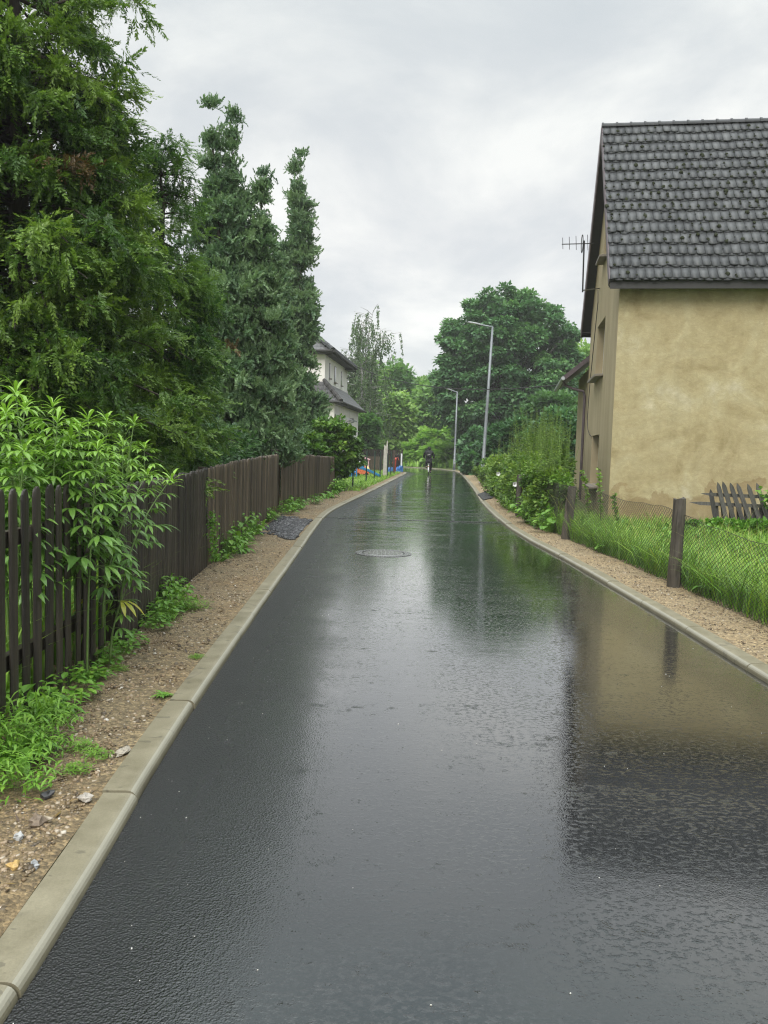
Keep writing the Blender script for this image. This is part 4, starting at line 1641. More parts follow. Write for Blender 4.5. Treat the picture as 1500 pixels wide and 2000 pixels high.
def conifer(name, label, cat, stems, leafmat, barkmat, templates, per_m2, spray, nspr, elev, droop, lat=0.16, tint0=0.18, brown=0.02, group=None, inner=0.3, trunk_r=0.14, lump=0.22, rise=None):
    """stems: list of (base, top, [(t, radius)], t_start)"""
    root = empty(name, stems[0][0], 0, label, cat, group)
    o0 = Vector(stems[0][0])
    wood_ = MB()
    QS, TS = [], []
    for base, topp, env, ts in stems:
        base, topp = Vector(base), Vector(topp)
        H = (topp - base).length
        n = 12
        tr = [base.lerp(topp, i / n) + Vector((mnoise.noise(Vector((i * .7, base.x, 1))), mnoise.noise(Vector((i * .7, base.y, 5))), 0)) * 0.06 * H / 6 * min(1, i / 2) for i in range(n + 1)]
        wood_.tube([p - o0 for p in tr[:-1]], [max(trunk_r * (1 - i / n)**0.8, 0.012) for i in range(n)], 8)
        et, er = [e[0] for e in env], [e[1] for e in env]
        area = sum((np.interp((i + .5) / 40, et, er) * 2 * PI * H / 40) for i in range(40) if (i + .5) / 40 > ts)
        nl = int(area * per_m2)
        ws = np.interp(np.linspace(ts, 1, 200), et, er) + 0.14
        tsam = rng.choice(np.linspace(ts, 1, 200), nl, p=ws / ws.sum()) + rng.uniform(-.004, .004, nl)
        for i in range(nl):
            t = float(np.clip(tsam[i], ts, 0.995))
            az = (i * 2.39996 + rng.normal(0, 0.35)) % (2 * PI)
            R = float(np.interp(t, et, er)) * rng.uniform(0.70, 1.06)
            # slow lumps in the outline
            R *= 1 + lump * mnoise.noise(Vector((math.cos(az) * 1.3, math.sin(az) * 1.3, t * H * 0.9 + base.x)))
            k = t * n
            i0 = min(int(k), n - 1)
            s = tr[i0].lerp(tr[i0 + 1], k - i0)
            e = elev + rng.normal(0, 0.16)
            d = Vector((math.cos(az), math.sin(az), 0))
            path = []
            for f in (0, 0.35, 0.7, 1.0):
                path.append(s + d * R * f + Vector((0, 0, R * (math.sin(e) * f - droop * f * f))))
            if R > 0.35:
                rr = 0.010 + 0.012 * R
                wood_.tube([p - o0 for p in path], [rr, rr * 0.7, rr * 0.45, rr * 0.15], 5)
            m_ = max(3, int(2 + R * 3.2))
            fr = np.sqrt(rng.uniform(inner**2, 1.0, m_))
            pl = np.array([list(path[0].lerp(path[-1], 0)) for _ in range(m_)])
            pa = np.array([list(p) for p in path])
            for c in range(3):
                pl[:, c] = np.interp(fr, (0, 0.35, 0.7, 1.0), pa[:, c])
            pl += rng.normal(0, lat * max(R, 0.5), (m_, 3)) * fr[:, None] * [1, 1, 0.7]
            # sprays of each clump
            N = m_ * nspr
            rd = rnd_dir(N)
            rd[:, 2] = np.abs(rd[:, 2]) * 0.9 - 0.25
            base_p = np.repeat(pl, nspr, 0) + rd * spray * rng.uniform(0.2, 1.0, (N, 1))
            out = np.array([d.x, d.y, math.sin(e) - droop * 0.8])
            X = out[None] * 0.55 + rd * 0.75 + rng.normal(0, 0.3, (N, 3))
            Z = np.array([0, 0, 1.0]) + rng.normal(0, 0.45, (N, 3))
            hang = rng.uniform(0, 1, N) < 0.25
            X = np.where(hang[:, None], X * 0.5 + np.array([0, 0, -0.9]), X)
            if rise is not None:
                # flat plates of scale leaves standing up and outwards, some hanging
                sg = np.where(rng.uniform(0, 1, N) < 0.72, 1.0, -0.8)[:, None]
                X = np.array([d.x, d.y, 0]) * 0.55 + np.array([0, 0, rise]) * sg + rd * 0.35 + rng.normal(0, 0.28, (N, 3))
                Z = np.array([d.x, d.y, 0.2]) + rng.normal(0, 0.5, (N, 3))
            S = spray * rng.uniform(0.5, 1.4, N) * (1.0 - 0.35 * max(t - 0.6, 0) / 0.4)
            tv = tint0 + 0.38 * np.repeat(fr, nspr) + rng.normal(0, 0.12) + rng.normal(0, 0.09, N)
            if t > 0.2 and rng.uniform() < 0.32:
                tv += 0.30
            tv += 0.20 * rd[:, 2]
            tv = np.clip(tv, 0.0, 0.88)
            if rng.uniform() < brown:
                tv[:] = 0.97
            T = templates[i % len(templates)]
            QS.append(place(T, base_p - S[:, None] * unit(X) * 0.3, X, Z, S).astype(np.float32))
            tt = np.repeat(tv, len(T)).reshape(N, len(T))
            tt = np.where(tt < 0.9, np.clip(tt + np.linspace(-0.12, 0.12, len(T))[None], 0, 0.885), tt)
            TS.append(tt.ravel())
    Q = np.concatenate(QS) - np.array(o0, dtype=np.float32)
    wood_.build('trunk', barkmat, root, smooth=True)
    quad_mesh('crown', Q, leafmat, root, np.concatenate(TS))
    return root


def broadleaf(name, label, cat, base, centre, rad, n_clumps, per, leaf, clump_r, leafmat, barkmat, group=None, tint0=0.25, flat=0.55, trunk_r=0.2, lobes=0.2, droop=0.25, shell=0.55, limbs=40, bottom=-1.0, aspect=0.36, seedz=0.0):
    root = empty(name, base, 0, label, cat, group)
    o0 = np.array(base, float)
    C = np.array(centre, float)
    rad = np.array(rad, float)
    D = []
    while len(D) < n_clumps:
        d = rnd_dir(1)[0]
        if d[2] < bottom:
            continue
        D.append(d)
    D = np.array(D)
    fr = np.where(rng.uniform(0, 1, n_clumps) < 0.72, rng.uniform(0.80, 1.0, n_clumps), rng.uniform(shell, 0.85, n_clumps))
    lump = np.array([1 + lobes * mnoise.noise(Vector(d * 1.9) + Vector((C[0], C[1], seedz))) + 0.5 * lobes * mnoise.noise(Vector(d * 4.5) + Vector((C[1], C[0], seedz))) for d in D])
    K = C + D * rad * (fr * lump)[:, None]
    wood_ = MB()
    b, c = Vector(base), Vector(C)
    fork = b.lerp(c, 0.55)
    wood_.tube([b - b, b.lerp(fork, 0.5) - b + Vector((0.06 * trunk_r, 0, 0)), fork - b, c - b], [trunk_r * 1.25, trunk_r, trunk_r * 0.8, trunk_r * 0.3], 9)
    for i in range(min(limbs, n_clumps)):
        e = Vector(K[i])
        s = b.lerp(c, rng.uniform(0.45, 0.95))
        mid = s.lerp(e, 0.5) + Vector((0, 0, 0.08 * (e - s).length))
        r0 = trunk_r * rng.uniform(0.18, 0.4)
        wood_.tube([s - b, mid - b, e - b], [r0, r0 * 0.6, r0 * 0.15], 5)
    N = n_clumps * per
    kd = np.repeat(D, per, 0)
    off = rnd_dir(N) * (clump_r * rng.uniform(0.25, 1.0, (N, 1)))
    off[:, 2] *= flat
    P = np.repeat(K, per, 0) + off
    U = unit(kd * 0.5 + unit(off) * 0.7 + rng.normal(0, 0.45, (N, 3)) + np.array([0, 0, -droop]))
    nrm = unit(np.array([0, 0, 1.0]) + 0.45 * unit(off) + rng.normal(0, 0.4, (N, 3)))
    V = unit(np.cross(nrm, U))
    L = leaf * rng.uniform(0.6, 1.3, (N, 1))
    Q = rhombs(P - o0, U * L, V * L * aspect)
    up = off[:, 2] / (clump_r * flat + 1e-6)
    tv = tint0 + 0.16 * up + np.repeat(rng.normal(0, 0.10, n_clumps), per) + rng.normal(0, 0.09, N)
    wood_.build('trunk', barkmat, root, smooth=True)
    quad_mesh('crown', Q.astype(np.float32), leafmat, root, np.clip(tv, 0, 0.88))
    return root


# ---- the two big dark conifers behind the near fence
b = (-4.35, 9.6, 0.0)
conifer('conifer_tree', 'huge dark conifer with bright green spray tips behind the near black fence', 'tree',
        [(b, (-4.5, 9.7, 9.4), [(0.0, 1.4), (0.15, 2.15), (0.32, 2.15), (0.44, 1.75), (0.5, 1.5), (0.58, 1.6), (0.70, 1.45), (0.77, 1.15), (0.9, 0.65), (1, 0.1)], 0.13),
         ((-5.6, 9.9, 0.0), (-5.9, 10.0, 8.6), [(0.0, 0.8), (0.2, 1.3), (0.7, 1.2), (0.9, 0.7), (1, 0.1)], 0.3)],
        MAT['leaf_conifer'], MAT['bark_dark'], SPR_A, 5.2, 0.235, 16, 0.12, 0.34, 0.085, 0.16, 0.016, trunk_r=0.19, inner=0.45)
conifer('conifer_tree', 'lower green conifer with spreading boughs between the huge one and the bluish spire trees', 'tree',
        [((-3.45, 11.7, 0.0), (-3.30, 11.8, 5.9), [(0.0, 0.9), (0.25, 1.25), (0.5, 1.1), (0.7, 0.85), (0.9, 0.5), (1, 0.2)], 0.24)],
        MAT['leaf_yew'], MAT['bark_dark'], SPR_A, 6.5, 0.22, 15, 0.16, 0.30, 0.10, 0.2, 0.014, trunk_r=0.12, inner=0.4)
# ---- bluish multi-stemmed and single spire trees
def P3(px, py, Y):
    return tuple(at(px, py, Y))


b = at(468, 960, 19.0)
b.z = 0
E1 = [(0, 0.85), (0.2, 1.15), (0.45, 0.98), (0.65, 0.66), (0.8, 0.27), (0.92, 0.11), (1, 0.02)]
E2 = [(0, 0.7), (0.25, 0.85), (0.5, 0.72), (0.75, 0.38), (0.9, 0.15), (1, 0.02)]
conifer('thuja_tree', 'bluish green thuja with twin pointed leaders left of the slim spire', 'tree',
        [(b, P3(408, 183, 19.0), E1, 0.17), ((b.x + .25, b.y + .25, 0), P3(455, 218, 19.2), E1, 0.18), ((b.x + .6, b.y + .3, 0), P3(512, 335, 19.4), E2, 0.2), ((b.x + .70, b.y + .9, 0), P3(532, 570, 19.9), [(0, 0.5), (0.4, 0.5), (0.8, 0.35), (1, 0.1)], 0.33)],
        MAT['leaf_thuja'], MAT['bark_dark'], SPR_T, 8.5, 0.225, 15, 0.18, 0.60, 0.15, 0.24, 0.006, trunk_r=0.10, lump=0.5, rise=0.65)
b = at(590, 960, 30.5)
b.z = 0
conifer('thuja_tree', 'slim bluish green thuja spire standing right of the twin pointed one', 'tree',
        [(b, P3(584, 288, 30.5), [(0, 0.8), (0.10, 1.05), (0.19, 0.95), (0.28, 0.52), (0.45, 0.56), (0.62, 0.52), (0.75, 0.42), (0.88, 0.30), (0.96, 0.16), (1, 0.04)], 0.09),
         ((b.x - .8, b.y - .3, 0), P3(553, 480, 30.2), [(0, 1.0), (0.4, 0.85), (0.7, 0.55), (0.9, 0.3), (1, 0.1)], 0.1),
         ((b.x + .35, b.y - .2, 0), P3(622, 772, 30.4), [(0, 0.7), (0.5, 0.7), (0.8, 0.5), (1, 0.2)], 0.3)],
        MAT['leaf_thuja'], MAT['bark_dark'], SPR_T, 6.2, 0.31, 16, 0.18, 0.60, 0.15, 0.24, 0.006, trunk_r=0.11, lump=0.38, rise=0.65)

# ---- broad round maple on the right
c = at(986, 738, 70)
broadleaf('maple_tree', 'broad round dark green maple behind the nearer street lamp', 'tree', (c.x, 70, 0), tuple(c), (6.0, 5.6, 7.3), 560, 230, 0.34, 0.85, MAT['leaf_maple'], MAT['bark_dark'], tint0=0.40, trunk_r=0.30, limbs=90, bottom=-0.95, lobes=0.15, droop=0.45, shell=0.35)


# ---- shrubs and trees placed by their outline
def tree_px(name, label, px, top_py, w, Y, mat, n=120, per=70, leaf=0.4, group=None, low=0.15, barkm='bark_dark', tint=0.35, cat='tree', **kw):
    t = at(px, top_py, Y)
    X = at(px, 880, Y).x
    r = w / 2 * Y / F_PX
    H = t.z
    zc = H * (0.5 + low / 2)
    rz = H - zc
    return broadleaf(name, label, cat, (X, Y, 0), (X, Y, zc), (r, r, rz), n, per, leaf, max(r, rz) * kw.pop('cr', 0.24), MAT[mat], MAT[barkm], group, tint0=tint, **kw)


tree_px('leafy_shrub', 'bright leafy shrub spilling over the far end of the brown fence', 652, 818, 96, 29.3, 'leaf_shrub', 120, 80, 0.16, low=0.2, cat='shrub', trunk_r=0.06, tint=0.45, lobes=0.35, droop=0.5)
tree_px('leafy_shrub', 'small bright shrub low in front of the thuja trees behind the fence', 610, 852, 60, 27.5, 'leaf_shrub', 60, 70, 0.15, low=0.1, cat='shrub', trunk_r=0.05, tint=0.35)
G1 = 'trees beyond the bend'
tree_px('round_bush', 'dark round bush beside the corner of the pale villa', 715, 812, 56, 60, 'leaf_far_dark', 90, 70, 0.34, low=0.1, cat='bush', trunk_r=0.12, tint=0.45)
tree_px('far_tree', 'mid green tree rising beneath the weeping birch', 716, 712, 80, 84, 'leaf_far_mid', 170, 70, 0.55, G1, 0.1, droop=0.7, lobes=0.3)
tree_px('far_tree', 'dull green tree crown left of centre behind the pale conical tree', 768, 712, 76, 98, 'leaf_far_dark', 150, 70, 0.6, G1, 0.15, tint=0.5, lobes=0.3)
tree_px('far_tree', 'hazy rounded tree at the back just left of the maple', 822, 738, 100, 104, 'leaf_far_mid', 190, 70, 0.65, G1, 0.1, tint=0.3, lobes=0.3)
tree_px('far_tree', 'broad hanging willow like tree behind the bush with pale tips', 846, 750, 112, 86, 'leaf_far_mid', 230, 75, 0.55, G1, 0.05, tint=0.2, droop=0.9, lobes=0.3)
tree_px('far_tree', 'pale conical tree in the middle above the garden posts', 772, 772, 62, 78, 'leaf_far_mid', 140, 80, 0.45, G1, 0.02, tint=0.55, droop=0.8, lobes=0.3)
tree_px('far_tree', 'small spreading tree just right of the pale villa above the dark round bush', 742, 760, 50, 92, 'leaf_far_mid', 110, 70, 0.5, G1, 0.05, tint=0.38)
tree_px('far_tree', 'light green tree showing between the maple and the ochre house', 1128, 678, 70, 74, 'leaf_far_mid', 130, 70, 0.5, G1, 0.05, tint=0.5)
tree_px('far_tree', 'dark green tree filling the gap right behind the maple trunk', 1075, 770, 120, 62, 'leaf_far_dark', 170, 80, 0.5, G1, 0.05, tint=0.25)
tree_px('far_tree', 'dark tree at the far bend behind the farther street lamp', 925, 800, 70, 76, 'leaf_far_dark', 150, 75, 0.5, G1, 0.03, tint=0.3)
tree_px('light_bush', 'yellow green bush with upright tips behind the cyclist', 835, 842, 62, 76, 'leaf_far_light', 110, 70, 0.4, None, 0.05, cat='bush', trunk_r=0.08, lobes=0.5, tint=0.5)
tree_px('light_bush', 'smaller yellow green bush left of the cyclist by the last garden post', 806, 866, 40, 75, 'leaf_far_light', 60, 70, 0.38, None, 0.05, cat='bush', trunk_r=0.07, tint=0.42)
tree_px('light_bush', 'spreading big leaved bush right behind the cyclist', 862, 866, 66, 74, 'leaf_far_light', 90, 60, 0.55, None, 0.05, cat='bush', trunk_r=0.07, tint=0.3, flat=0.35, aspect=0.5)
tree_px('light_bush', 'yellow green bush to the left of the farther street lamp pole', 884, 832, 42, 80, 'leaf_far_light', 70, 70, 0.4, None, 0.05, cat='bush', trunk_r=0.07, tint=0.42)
tree_px('dark_shrub', 'dark shrub under the maple left of the nearer street lamp', 930, 838, 56, 55, 'leaf_maple', 130, 90, 0.30, None, 0.02, cat='shrub', trunk_r=0.1, tint=0.25)
tree_px('dark_shrub', 'dark shrub in deep shade under the maple right of the nearer street lamp', 1000, 822, 120, 43.5, 'leaf_maple', 170, 90, 0.27, None, 0.02, cat='shrub', trunk_r=0.1, tint=0.15)
tree_px('dark_shrub', 'dark shrub beside the far corner of the ochre house annex', 1085, 800, 90, 38, 'leaf_maple', 150, 90, 0.25, None, 0.02, cat='shrub', trunk_r=0.1, tint=0.15)
tree_px('hanging_shrub', 'low leafy bush drooping to the verge at the bend under the maple', 918, 880, 34, 52, 'leaf_maple', 60, 90, 0.26, None, 0.02, cat='shrub', trunk_r=0.06, tint=0.3)

for i, (x, y, r_, h, lab) in enumerate(((-3.75, 12.6, 0.95, 1.7, 'dark evergreen shrub under the boughs just behind the start of the brown fence'), (-3.55, 16.6, 0.9, 1.9, 'dark evergreen shrub behind the middle of the brown fence'), (-3.75, 20.6, 1.0, 2.1, 'dark evergreen shrub at the foot of the twin pointed thuja'), (-3.5, 25.2, 1.1, 2.2, 'dark evergreen shrub at the foot of the slim spire'))):
    broadleaf('evergreen_shrub', lab, 'shrub', (x, y, 0), (x, y, h * 0.5), (r_, 2.3, h * 0.5), 110, 90, 0.12, 0.34, MAT['leaf_yew'], MAT['bark_dark'], 'dark shrubs behind the brown fence', tint0=0.22, trunk_r=0.06, lobes=0.3, droop=0.4, shell=0.4, aspect=0.3)
# ---- weeping birch
def birch():
    Y = 72
    X = at(698, 880, Y).x
    top = at(722, 592, Y).z
    root = empty('birch_tree', (X, Y, 0), 0, 'tall weeping birch with white stems and hanging strands beside the villa', 'tree')
    w = MB()
    P, TI = [], []
    stems = [((0, 0, 0), (0.9, 0, top - 0.6)), ((0.3, 0.3, 0), (1.7, 0.4, top - 2.2)), ((-0.3, 0, 0), (-1.6, 0.2, top - 4.6)), ((0.1, -.2, 0), (0.2, -.6, top - 1.5))]
    for s, e in stems:
        s, e = Vector(s), Vector(e)
        pts = [s.lerp(e, i / 8) + Vector((0.18 * math.sin(i * 1.7 + e.x), 0, 0)) for i in range(9)]
        w.tube(pts, [0.17 * (1 - i / 8.6) for i in range(9)], 7)
        for k in range(46):
            t = 0.30 + 0.70 * (k / 46)
            i0 = min(int(t * 8), 7)
            p = pts[i0].lerp(pts[i0 + 1], t * 8 - i0)
            az = rng.uniform(0, 2 * PI)
            L = rng.uniform(0.6, 2.3) * (1.25 - 0.35 * t)
            q = p + Vector((math.cos(az) * L, math.sin(az) * L, L * 0.3))
            w.tube([p, p.lerp(q, 0.5) + Vector((0, 0, 0.1)), q], [0.035, 0.022, 0.01], 4)
            for j in range(4):
                a = p.lerp(q, rng.uniform(0.35, 1.02))
                ln = rng.uniform(0.6, 2.4)
                n = int(ln * 15)
                zz = rng.uniform(0, 1, n)**0.8 * ln
                P.append(np.stack([a.x + rng.normal(0, 0.05, n) + 0.12 * zz * math.cos(az), a.y + rng.normal(0, 0.05, n) + 0.12 * zz * math.sin(az), a.z - zz], 1))
    P = np.concatenate(P)
    N = len(P)
    U = unit(np.array([0, 0, -1.0]) + rng.normal(0, 0.35, (N, 3))) * rng.uniform(0.12, 0.26, (N, 1))
    V = unit(np.cross(U, rnd_dir(N))) * rng.uniform(0.035, 0.07, (N, 1))
    w.build('trunk', MAT['bark_birch'], root)
    quad_mesh('crown', rhombs(P, U, V), MAT['leaf_birch'], root, np.clip(rng.normal(0.35, 0.2, N), 0, 0.88))


birch()

# ---- the far wood that closes the view, read as one mass
n = 46000
ang = rng.uniform(-1.0, 1.15, n)
dist = 128 + rng.normal(0, 7, n)
hgt = np.array([7.5 + 3.0 * mnoise.noise(Vector((a * 9, 0.3, 0))) + 2.2 * mnoise.noise(Vector((a * 31, 2.3, 0))) for a in ang])
zz = hgt * (1 - rng.beta(1, 2.2, n))
P = np.stack([np.sin(ang) * dist, np.cos(ang) * dist, zz], 1)
U = unit(rng.normal(0, 1, (n, 3)) + [0, 0, -0.5]) * rng.uniform(0.7, 1.5, (n, 1))
V = unit(np.cross(U, rnd_dir(n))) * rng.uniform(0.3, 0.6, (n, 1))
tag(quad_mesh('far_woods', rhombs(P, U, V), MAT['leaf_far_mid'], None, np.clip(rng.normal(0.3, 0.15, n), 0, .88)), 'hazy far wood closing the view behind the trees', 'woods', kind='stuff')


# ---- climbing hedge along the wire fence
def hedge(label, x, y, w, d, h, n, per, leaf, tint, shoots=0, mat='leaf_hedge'):
    r = broadleaf('hedge_bush', label, 'bush', (x, y, 0), (x, y, h * 0.48), (w, d, h * 0.52), n, per, leaf, 0.24, MAT[mat], MAT['stem_brown'], 'climbing bushes along the wire fence', tint0=tint, flat=0.8, trunk_r=0.04, lobes=0.6, droop=0.3, shell=0.4, limbs=30, aspect=0.38)
    if shoots:
        Q, T, w_ = [], [], MB()
        for k in range(shoots):
            sx, sy_ = rng.uniform(-w, w) * 0.8, rng.uniform(-d, d) * 0.8
            L = rng.uniform(0.4, 1.5) * min(1.0, h / 1.7)
            z0 = h * rng.uniform(0.65, 0.95)
            lean = Vector((rng.normal(0, 0.15), rng.normal(0, 0.15), 1)).normalized()
            a = Vector((sx, sy_, z0 - 0.3))
            w_.tube([a, a + lean * (L + 0.3)], [0.009, 0.003], 4)
            m_ = int(L * 34)
            t = np.linspace(0.1, 1, m_)
            az = np.arange(m_) * 2.4
            P = np.array(a)[None] + np.array(lean)[None] * (t * (L + 0.3))[:, None]
            ln = 0.125 * (1.15 - 0.8 * t)
            U = np.stack([np.cos(az), np.sin(az), 0.35 - 0.3 * t], 1) * ln[:, None]
            V = unit(np.cross(U, [0, 0, 1])) * (ln * 0.40)[:, None]
            Q.append(rhombs(P, U, V))
            T.append(np.clip(0.55 + 0.3 * t + rng.normal(0, .08, m_), 0, .88))
        w_.build('twigs', MAT['stem_green'], r)
        quad_mesh('leaves', np.concatenate(Q), MAT[mat], r, np.concatenate(T))
    return r


hedge('climbing bush around the second wooden post of the wire fence', 3.50, 17.2, 0.36, 1.2, 1.35, 80, 190, 0.075, 0.50, 45)
hedge('tall bush with upright pale shoots against the corner of the ochre house', 4.35, 21.3, 0.46, 1.5, 1.75, 80, 170, 0.085, 0.42, 95)
hedge('tall leafy bush with long shoots behind the twining climbers', 4.75, 25.4, 0.55, 1.8, 1.95, 85, 160, 0.09, 0.38, 85)
hedge('climbing bush with white trumpet flowers on the wire fence', 3.68, 21.6, 0.36, 2.6, 1.4, 120, 180, 0.08, 0.55, 45)
hedge('leafy climber covering the farther wire fence posts', 4.12, 27.6, 0.40, 2.9, 1.35, 110, 150, 0.095, 0.55, 18)
hedge('light green climber around the foot of the nearer street lamp', 5.0, 34.8, 0.5, 3.4, 1.3, 110, 130, 0.12, 0.62, 6)
hedge('climber on the fence far beyond the nearer street lamp', 5.85, 44.5, 0.6, 4.6, 1.3, 110, 110, 0.15, 0.45, 4)
for i, (px, py, Y) in enumerate(((977, 925, 24.0), (1030, 928, 20.2), (1010, 945, 20.0), (905, 0, 0))):
    if not Y:
        continue
    p = at(px, py, Y) + Vector((-0.1, -0.3, 0))
    m = MB()
    nn = 10
    vs, fs = [], []
    for r, dz in ((0.012, -0.06), (0.02, -0.02), (0.055, 0.01), (0.062, 0.012)):
        for k in range(nn):
            a = 2 * PI * k / nn
            rr = r * (1 + 0.08 * math.cos(5 * a))
            vs.append((p.x + rr * math.cos(a), p.y - dz * 1.0 - 0.0, p.z + rr * math.sin(a)))
    for j in range(3):
        for k in range(nn):
            fs.append((j * nn + k, j * nn + (k + 1) % nn, (j + 1) * nn + (k + 1) % nn, (j + 1) * nn + k))
    m.add(vs, fs)
    o = m.build('bindweed_flower', MAT['white_frame'], smooth=True)
    tag(o, ['white trumpet flower highest and leftmost on the fence climbers', 'largest white trumpet flower on the fence climbers', 'small white trumpet flower low on the fence climbers'][i], 'flower', 'white flowers on the climbers')


# ---- grass
def blades(P, h, w, lean, name, label, mat, tint, cat='grass', parent=None, kind='stuff'):
    n = len(P)
    az = rng.uniform(0, 2 * PI, n)
    d = np.stack([np.cos(az), np.sin(az), np.zeros(n)], 1)
    s = np.stack([-np.sin(az + rng.normal(0, .6, n)), np.cos(az), np.zeros(n)], 1)
    lv = np.array([0, 0.4, 0.75, 1.0])
    ws = np.array([1.0, 0.85, 0.5, 0.0])
    V = np.zeros((n, 7, 3))
    for i, (t, wf) in enumerate(zip(lv, ws)):
        c = P + d * (lean * h * t**2)[:, None] + np.stack([np.zeros(n), np.zeros(n), h * (t - 0.35 * lean * t**3)], 1)
        if i < 3:
            V[:, 2 * i] = c - s * (w * wf)[:, None]
            V[:, 2 * i + 1] = c + s * (w * wf)[:, None]
        else:
            V[:, 6] = c
    k = (np.arange(n) * 7)[:, None]
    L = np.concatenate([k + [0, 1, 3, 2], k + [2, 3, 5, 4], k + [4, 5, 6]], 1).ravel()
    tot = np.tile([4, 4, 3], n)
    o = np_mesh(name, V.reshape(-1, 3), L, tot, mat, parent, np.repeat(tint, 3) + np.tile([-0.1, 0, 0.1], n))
    if parent is None:
        tag(o, label, cat, kind=kind)
    return o


# tall wet grass between the wire fence and the ochre house
n = 35000
yy = 3.2 + 16.3 * rng.beta(1.1, 1.25, n)
wxv = np.array([wx(y) for y in yy])
xx = wxv - 0.07 + (1 - np.sqrt(1 - rng.uniform(0, 1, n) * 0.97)) * 6.4
keep = ~((xx > 5.0) & (yy > 18.4 - (xx - 5.36) * 0.16))
xx, yy = xx[keep], yy[keep]
cl = np.array([mnoise.noise(Vector((x * 1.4, y * 1.4, 7))) for x, y in zip(xx, yy)])
near = np.exp(-((xx - np.array([wx(y) for y in yy])) / 0.55)**2)
h = (0.26 + 0.15 * cl + 0.24 * near) * rng.uniform(0.6, 1.35, len(xx))
P = np.stack([xx, yy, np.full(len(xx), 0.04)], 1)
seed = rng.uniform(0, 1, len(xx)) < 0.05
h = np.where(seed, h * rng.uniform(1.5, 2.2, len(xx)), h)
wide = rng.uniform(0, 1, len(xx)) < 0.12
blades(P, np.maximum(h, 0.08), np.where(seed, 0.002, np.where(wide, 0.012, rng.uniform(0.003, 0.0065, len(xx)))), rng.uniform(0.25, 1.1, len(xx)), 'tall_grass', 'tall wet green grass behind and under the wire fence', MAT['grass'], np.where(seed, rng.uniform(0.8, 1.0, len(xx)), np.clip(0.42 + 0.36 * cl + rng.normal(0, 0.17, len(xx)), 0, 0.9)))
# villa garden lawn beside the kerb
n = 9000
yy = rng.uniform(28.5, 55, n)
xx = np.array([edge_x(LE, y) for y in yy]) - 0.35 - 5.0 * rng.beta(1, 1.6, n)
P = np.stack([xx, yy, np.full(n, 0.045)], 1)
blades(P, rng.uniform(0.08, 0.22, n), rng.uniform(0.010, 0.02, n), rng.uniform(0.3, 1.0, n), 'lawn_grass', 'bright garden grass beside the kerb in front of the pale villa', MAT['grass'], np.clip(rng.normal(0.55, 0.16, n), 0, .92))
# grass and herbs growing behind the near fence
n = 9000
yy = rng.uniform(2.5, 12, n)
xx = np.array([FX(y) for y in yy]) - 0.15 - 3.2 * rng.beta(1, 1.4, n)
P = np.stack([xx, yy, np.full(n, 0.04)], 1)
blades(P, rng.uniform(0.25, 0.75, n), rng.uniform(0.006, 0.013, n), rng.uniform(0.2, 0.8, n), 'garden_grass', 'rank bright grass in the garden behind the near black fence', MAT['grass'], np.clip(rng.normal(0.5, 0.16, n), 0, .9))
# undergrowth beyond the bend
n = 15000
yy = rng.uniform(71.5, 96, n)
xx = rng.uniform(-14, 16, n)
ok = yy > 73.5 - 0.30 * np.maximum(xx, -6)
xx, yy = xx[ok], yy[ok]
n = len(xx)
P = np.stack([xx, yy, np.full(n, 0.04)], 1)
hh = np.array([0.55 + 0.5 * mnoise.noise(Vector((x * 0.5, y * 0.5, 2))) for x, y in zip(xx, yy)])
blades(P, np.maximum(hh, 0.2) * rng.uniform(0.7, 1.5, n), rng.uniform(0.04, 0.09, n), rng.uniform(0.4, 1.1, n), 'undergrowth', 'light green undergrowth on the far bank behind the cyclist', MAT['leaf_far_light'], np.clip(rng.normal(0.55, 0.16, n), 0, .88))


# ---- tall palmate herbs leaning through the near fence
def strip_leaf(Q, T, p, d, up, L, w, droop, tint):
    """one pointed leaflet bent downwards along its length"""
    d = d.normalized()
    s = d.cross(up)
    if s.length < 1e-4:
        s = Vector((1, 0, 0))
    s.normalize()
    prev = None
    N = 5
    prof = [0.12, 0.62, 1.0, 0.72, 0.0]
    c = Vector(p)
    dd = d.copy()
    for i in range(N):
        t = i / (N - 1)
        wd = w * prof[i]
        dd = (d + Vector((0, 0, -droop * t * 1.6))).normalized()
        if i:
            c = c + dd * (L / (N - 1))
        fold = up * (wd * 0.25)
        a, b_ = c - s * wd + fold, c + s * wd + fold
        if prev is not None:
            Q.append([prev[0], prev[2], c, a])
            Q.append([prev[2], prev[1], b_, c])
            T += [tint, tint + 0.04]
        prev = (a, b_, c.copy())


def palmate(Q, T, stemmb, p, d, L, tint, n=5, droop=0.8):
    """a leaf on its stalk: n lobes fanning out and hanging"""
    d = d.normalized()
    up = Vector((0, 0, 1))
    pet = L * 0.55
    e = p + d * pet + Vector((0, 0, -0.10 * pet))
    stemmb.tube([p, p.lerp(e, 0.5) + Vector((0, 0, 0.15 * pet)), e], [0.0035, 0.0028, 0.002], 4, cap=False)
    side = d.cross(up).normalized()
    for k in range(n):
        a = (k - (n - 1) / 2) / max((n - 1) / 2, 1) * 1.05
        dd = d * math.cos(a) + side * math.sin(a) + Vector((0, 0, -0.10 - 0.12 * abs(a)))
        ll = L * (1.0 - 0.28 * abs(a)) * random.uniform(0.9, 1.1)
        strip_leaf(Q, T, e, dd, up, ll, ll * 0.105, droop * random.uniform(0.8, 1.2), tint + random.uniform(-.06, .06))


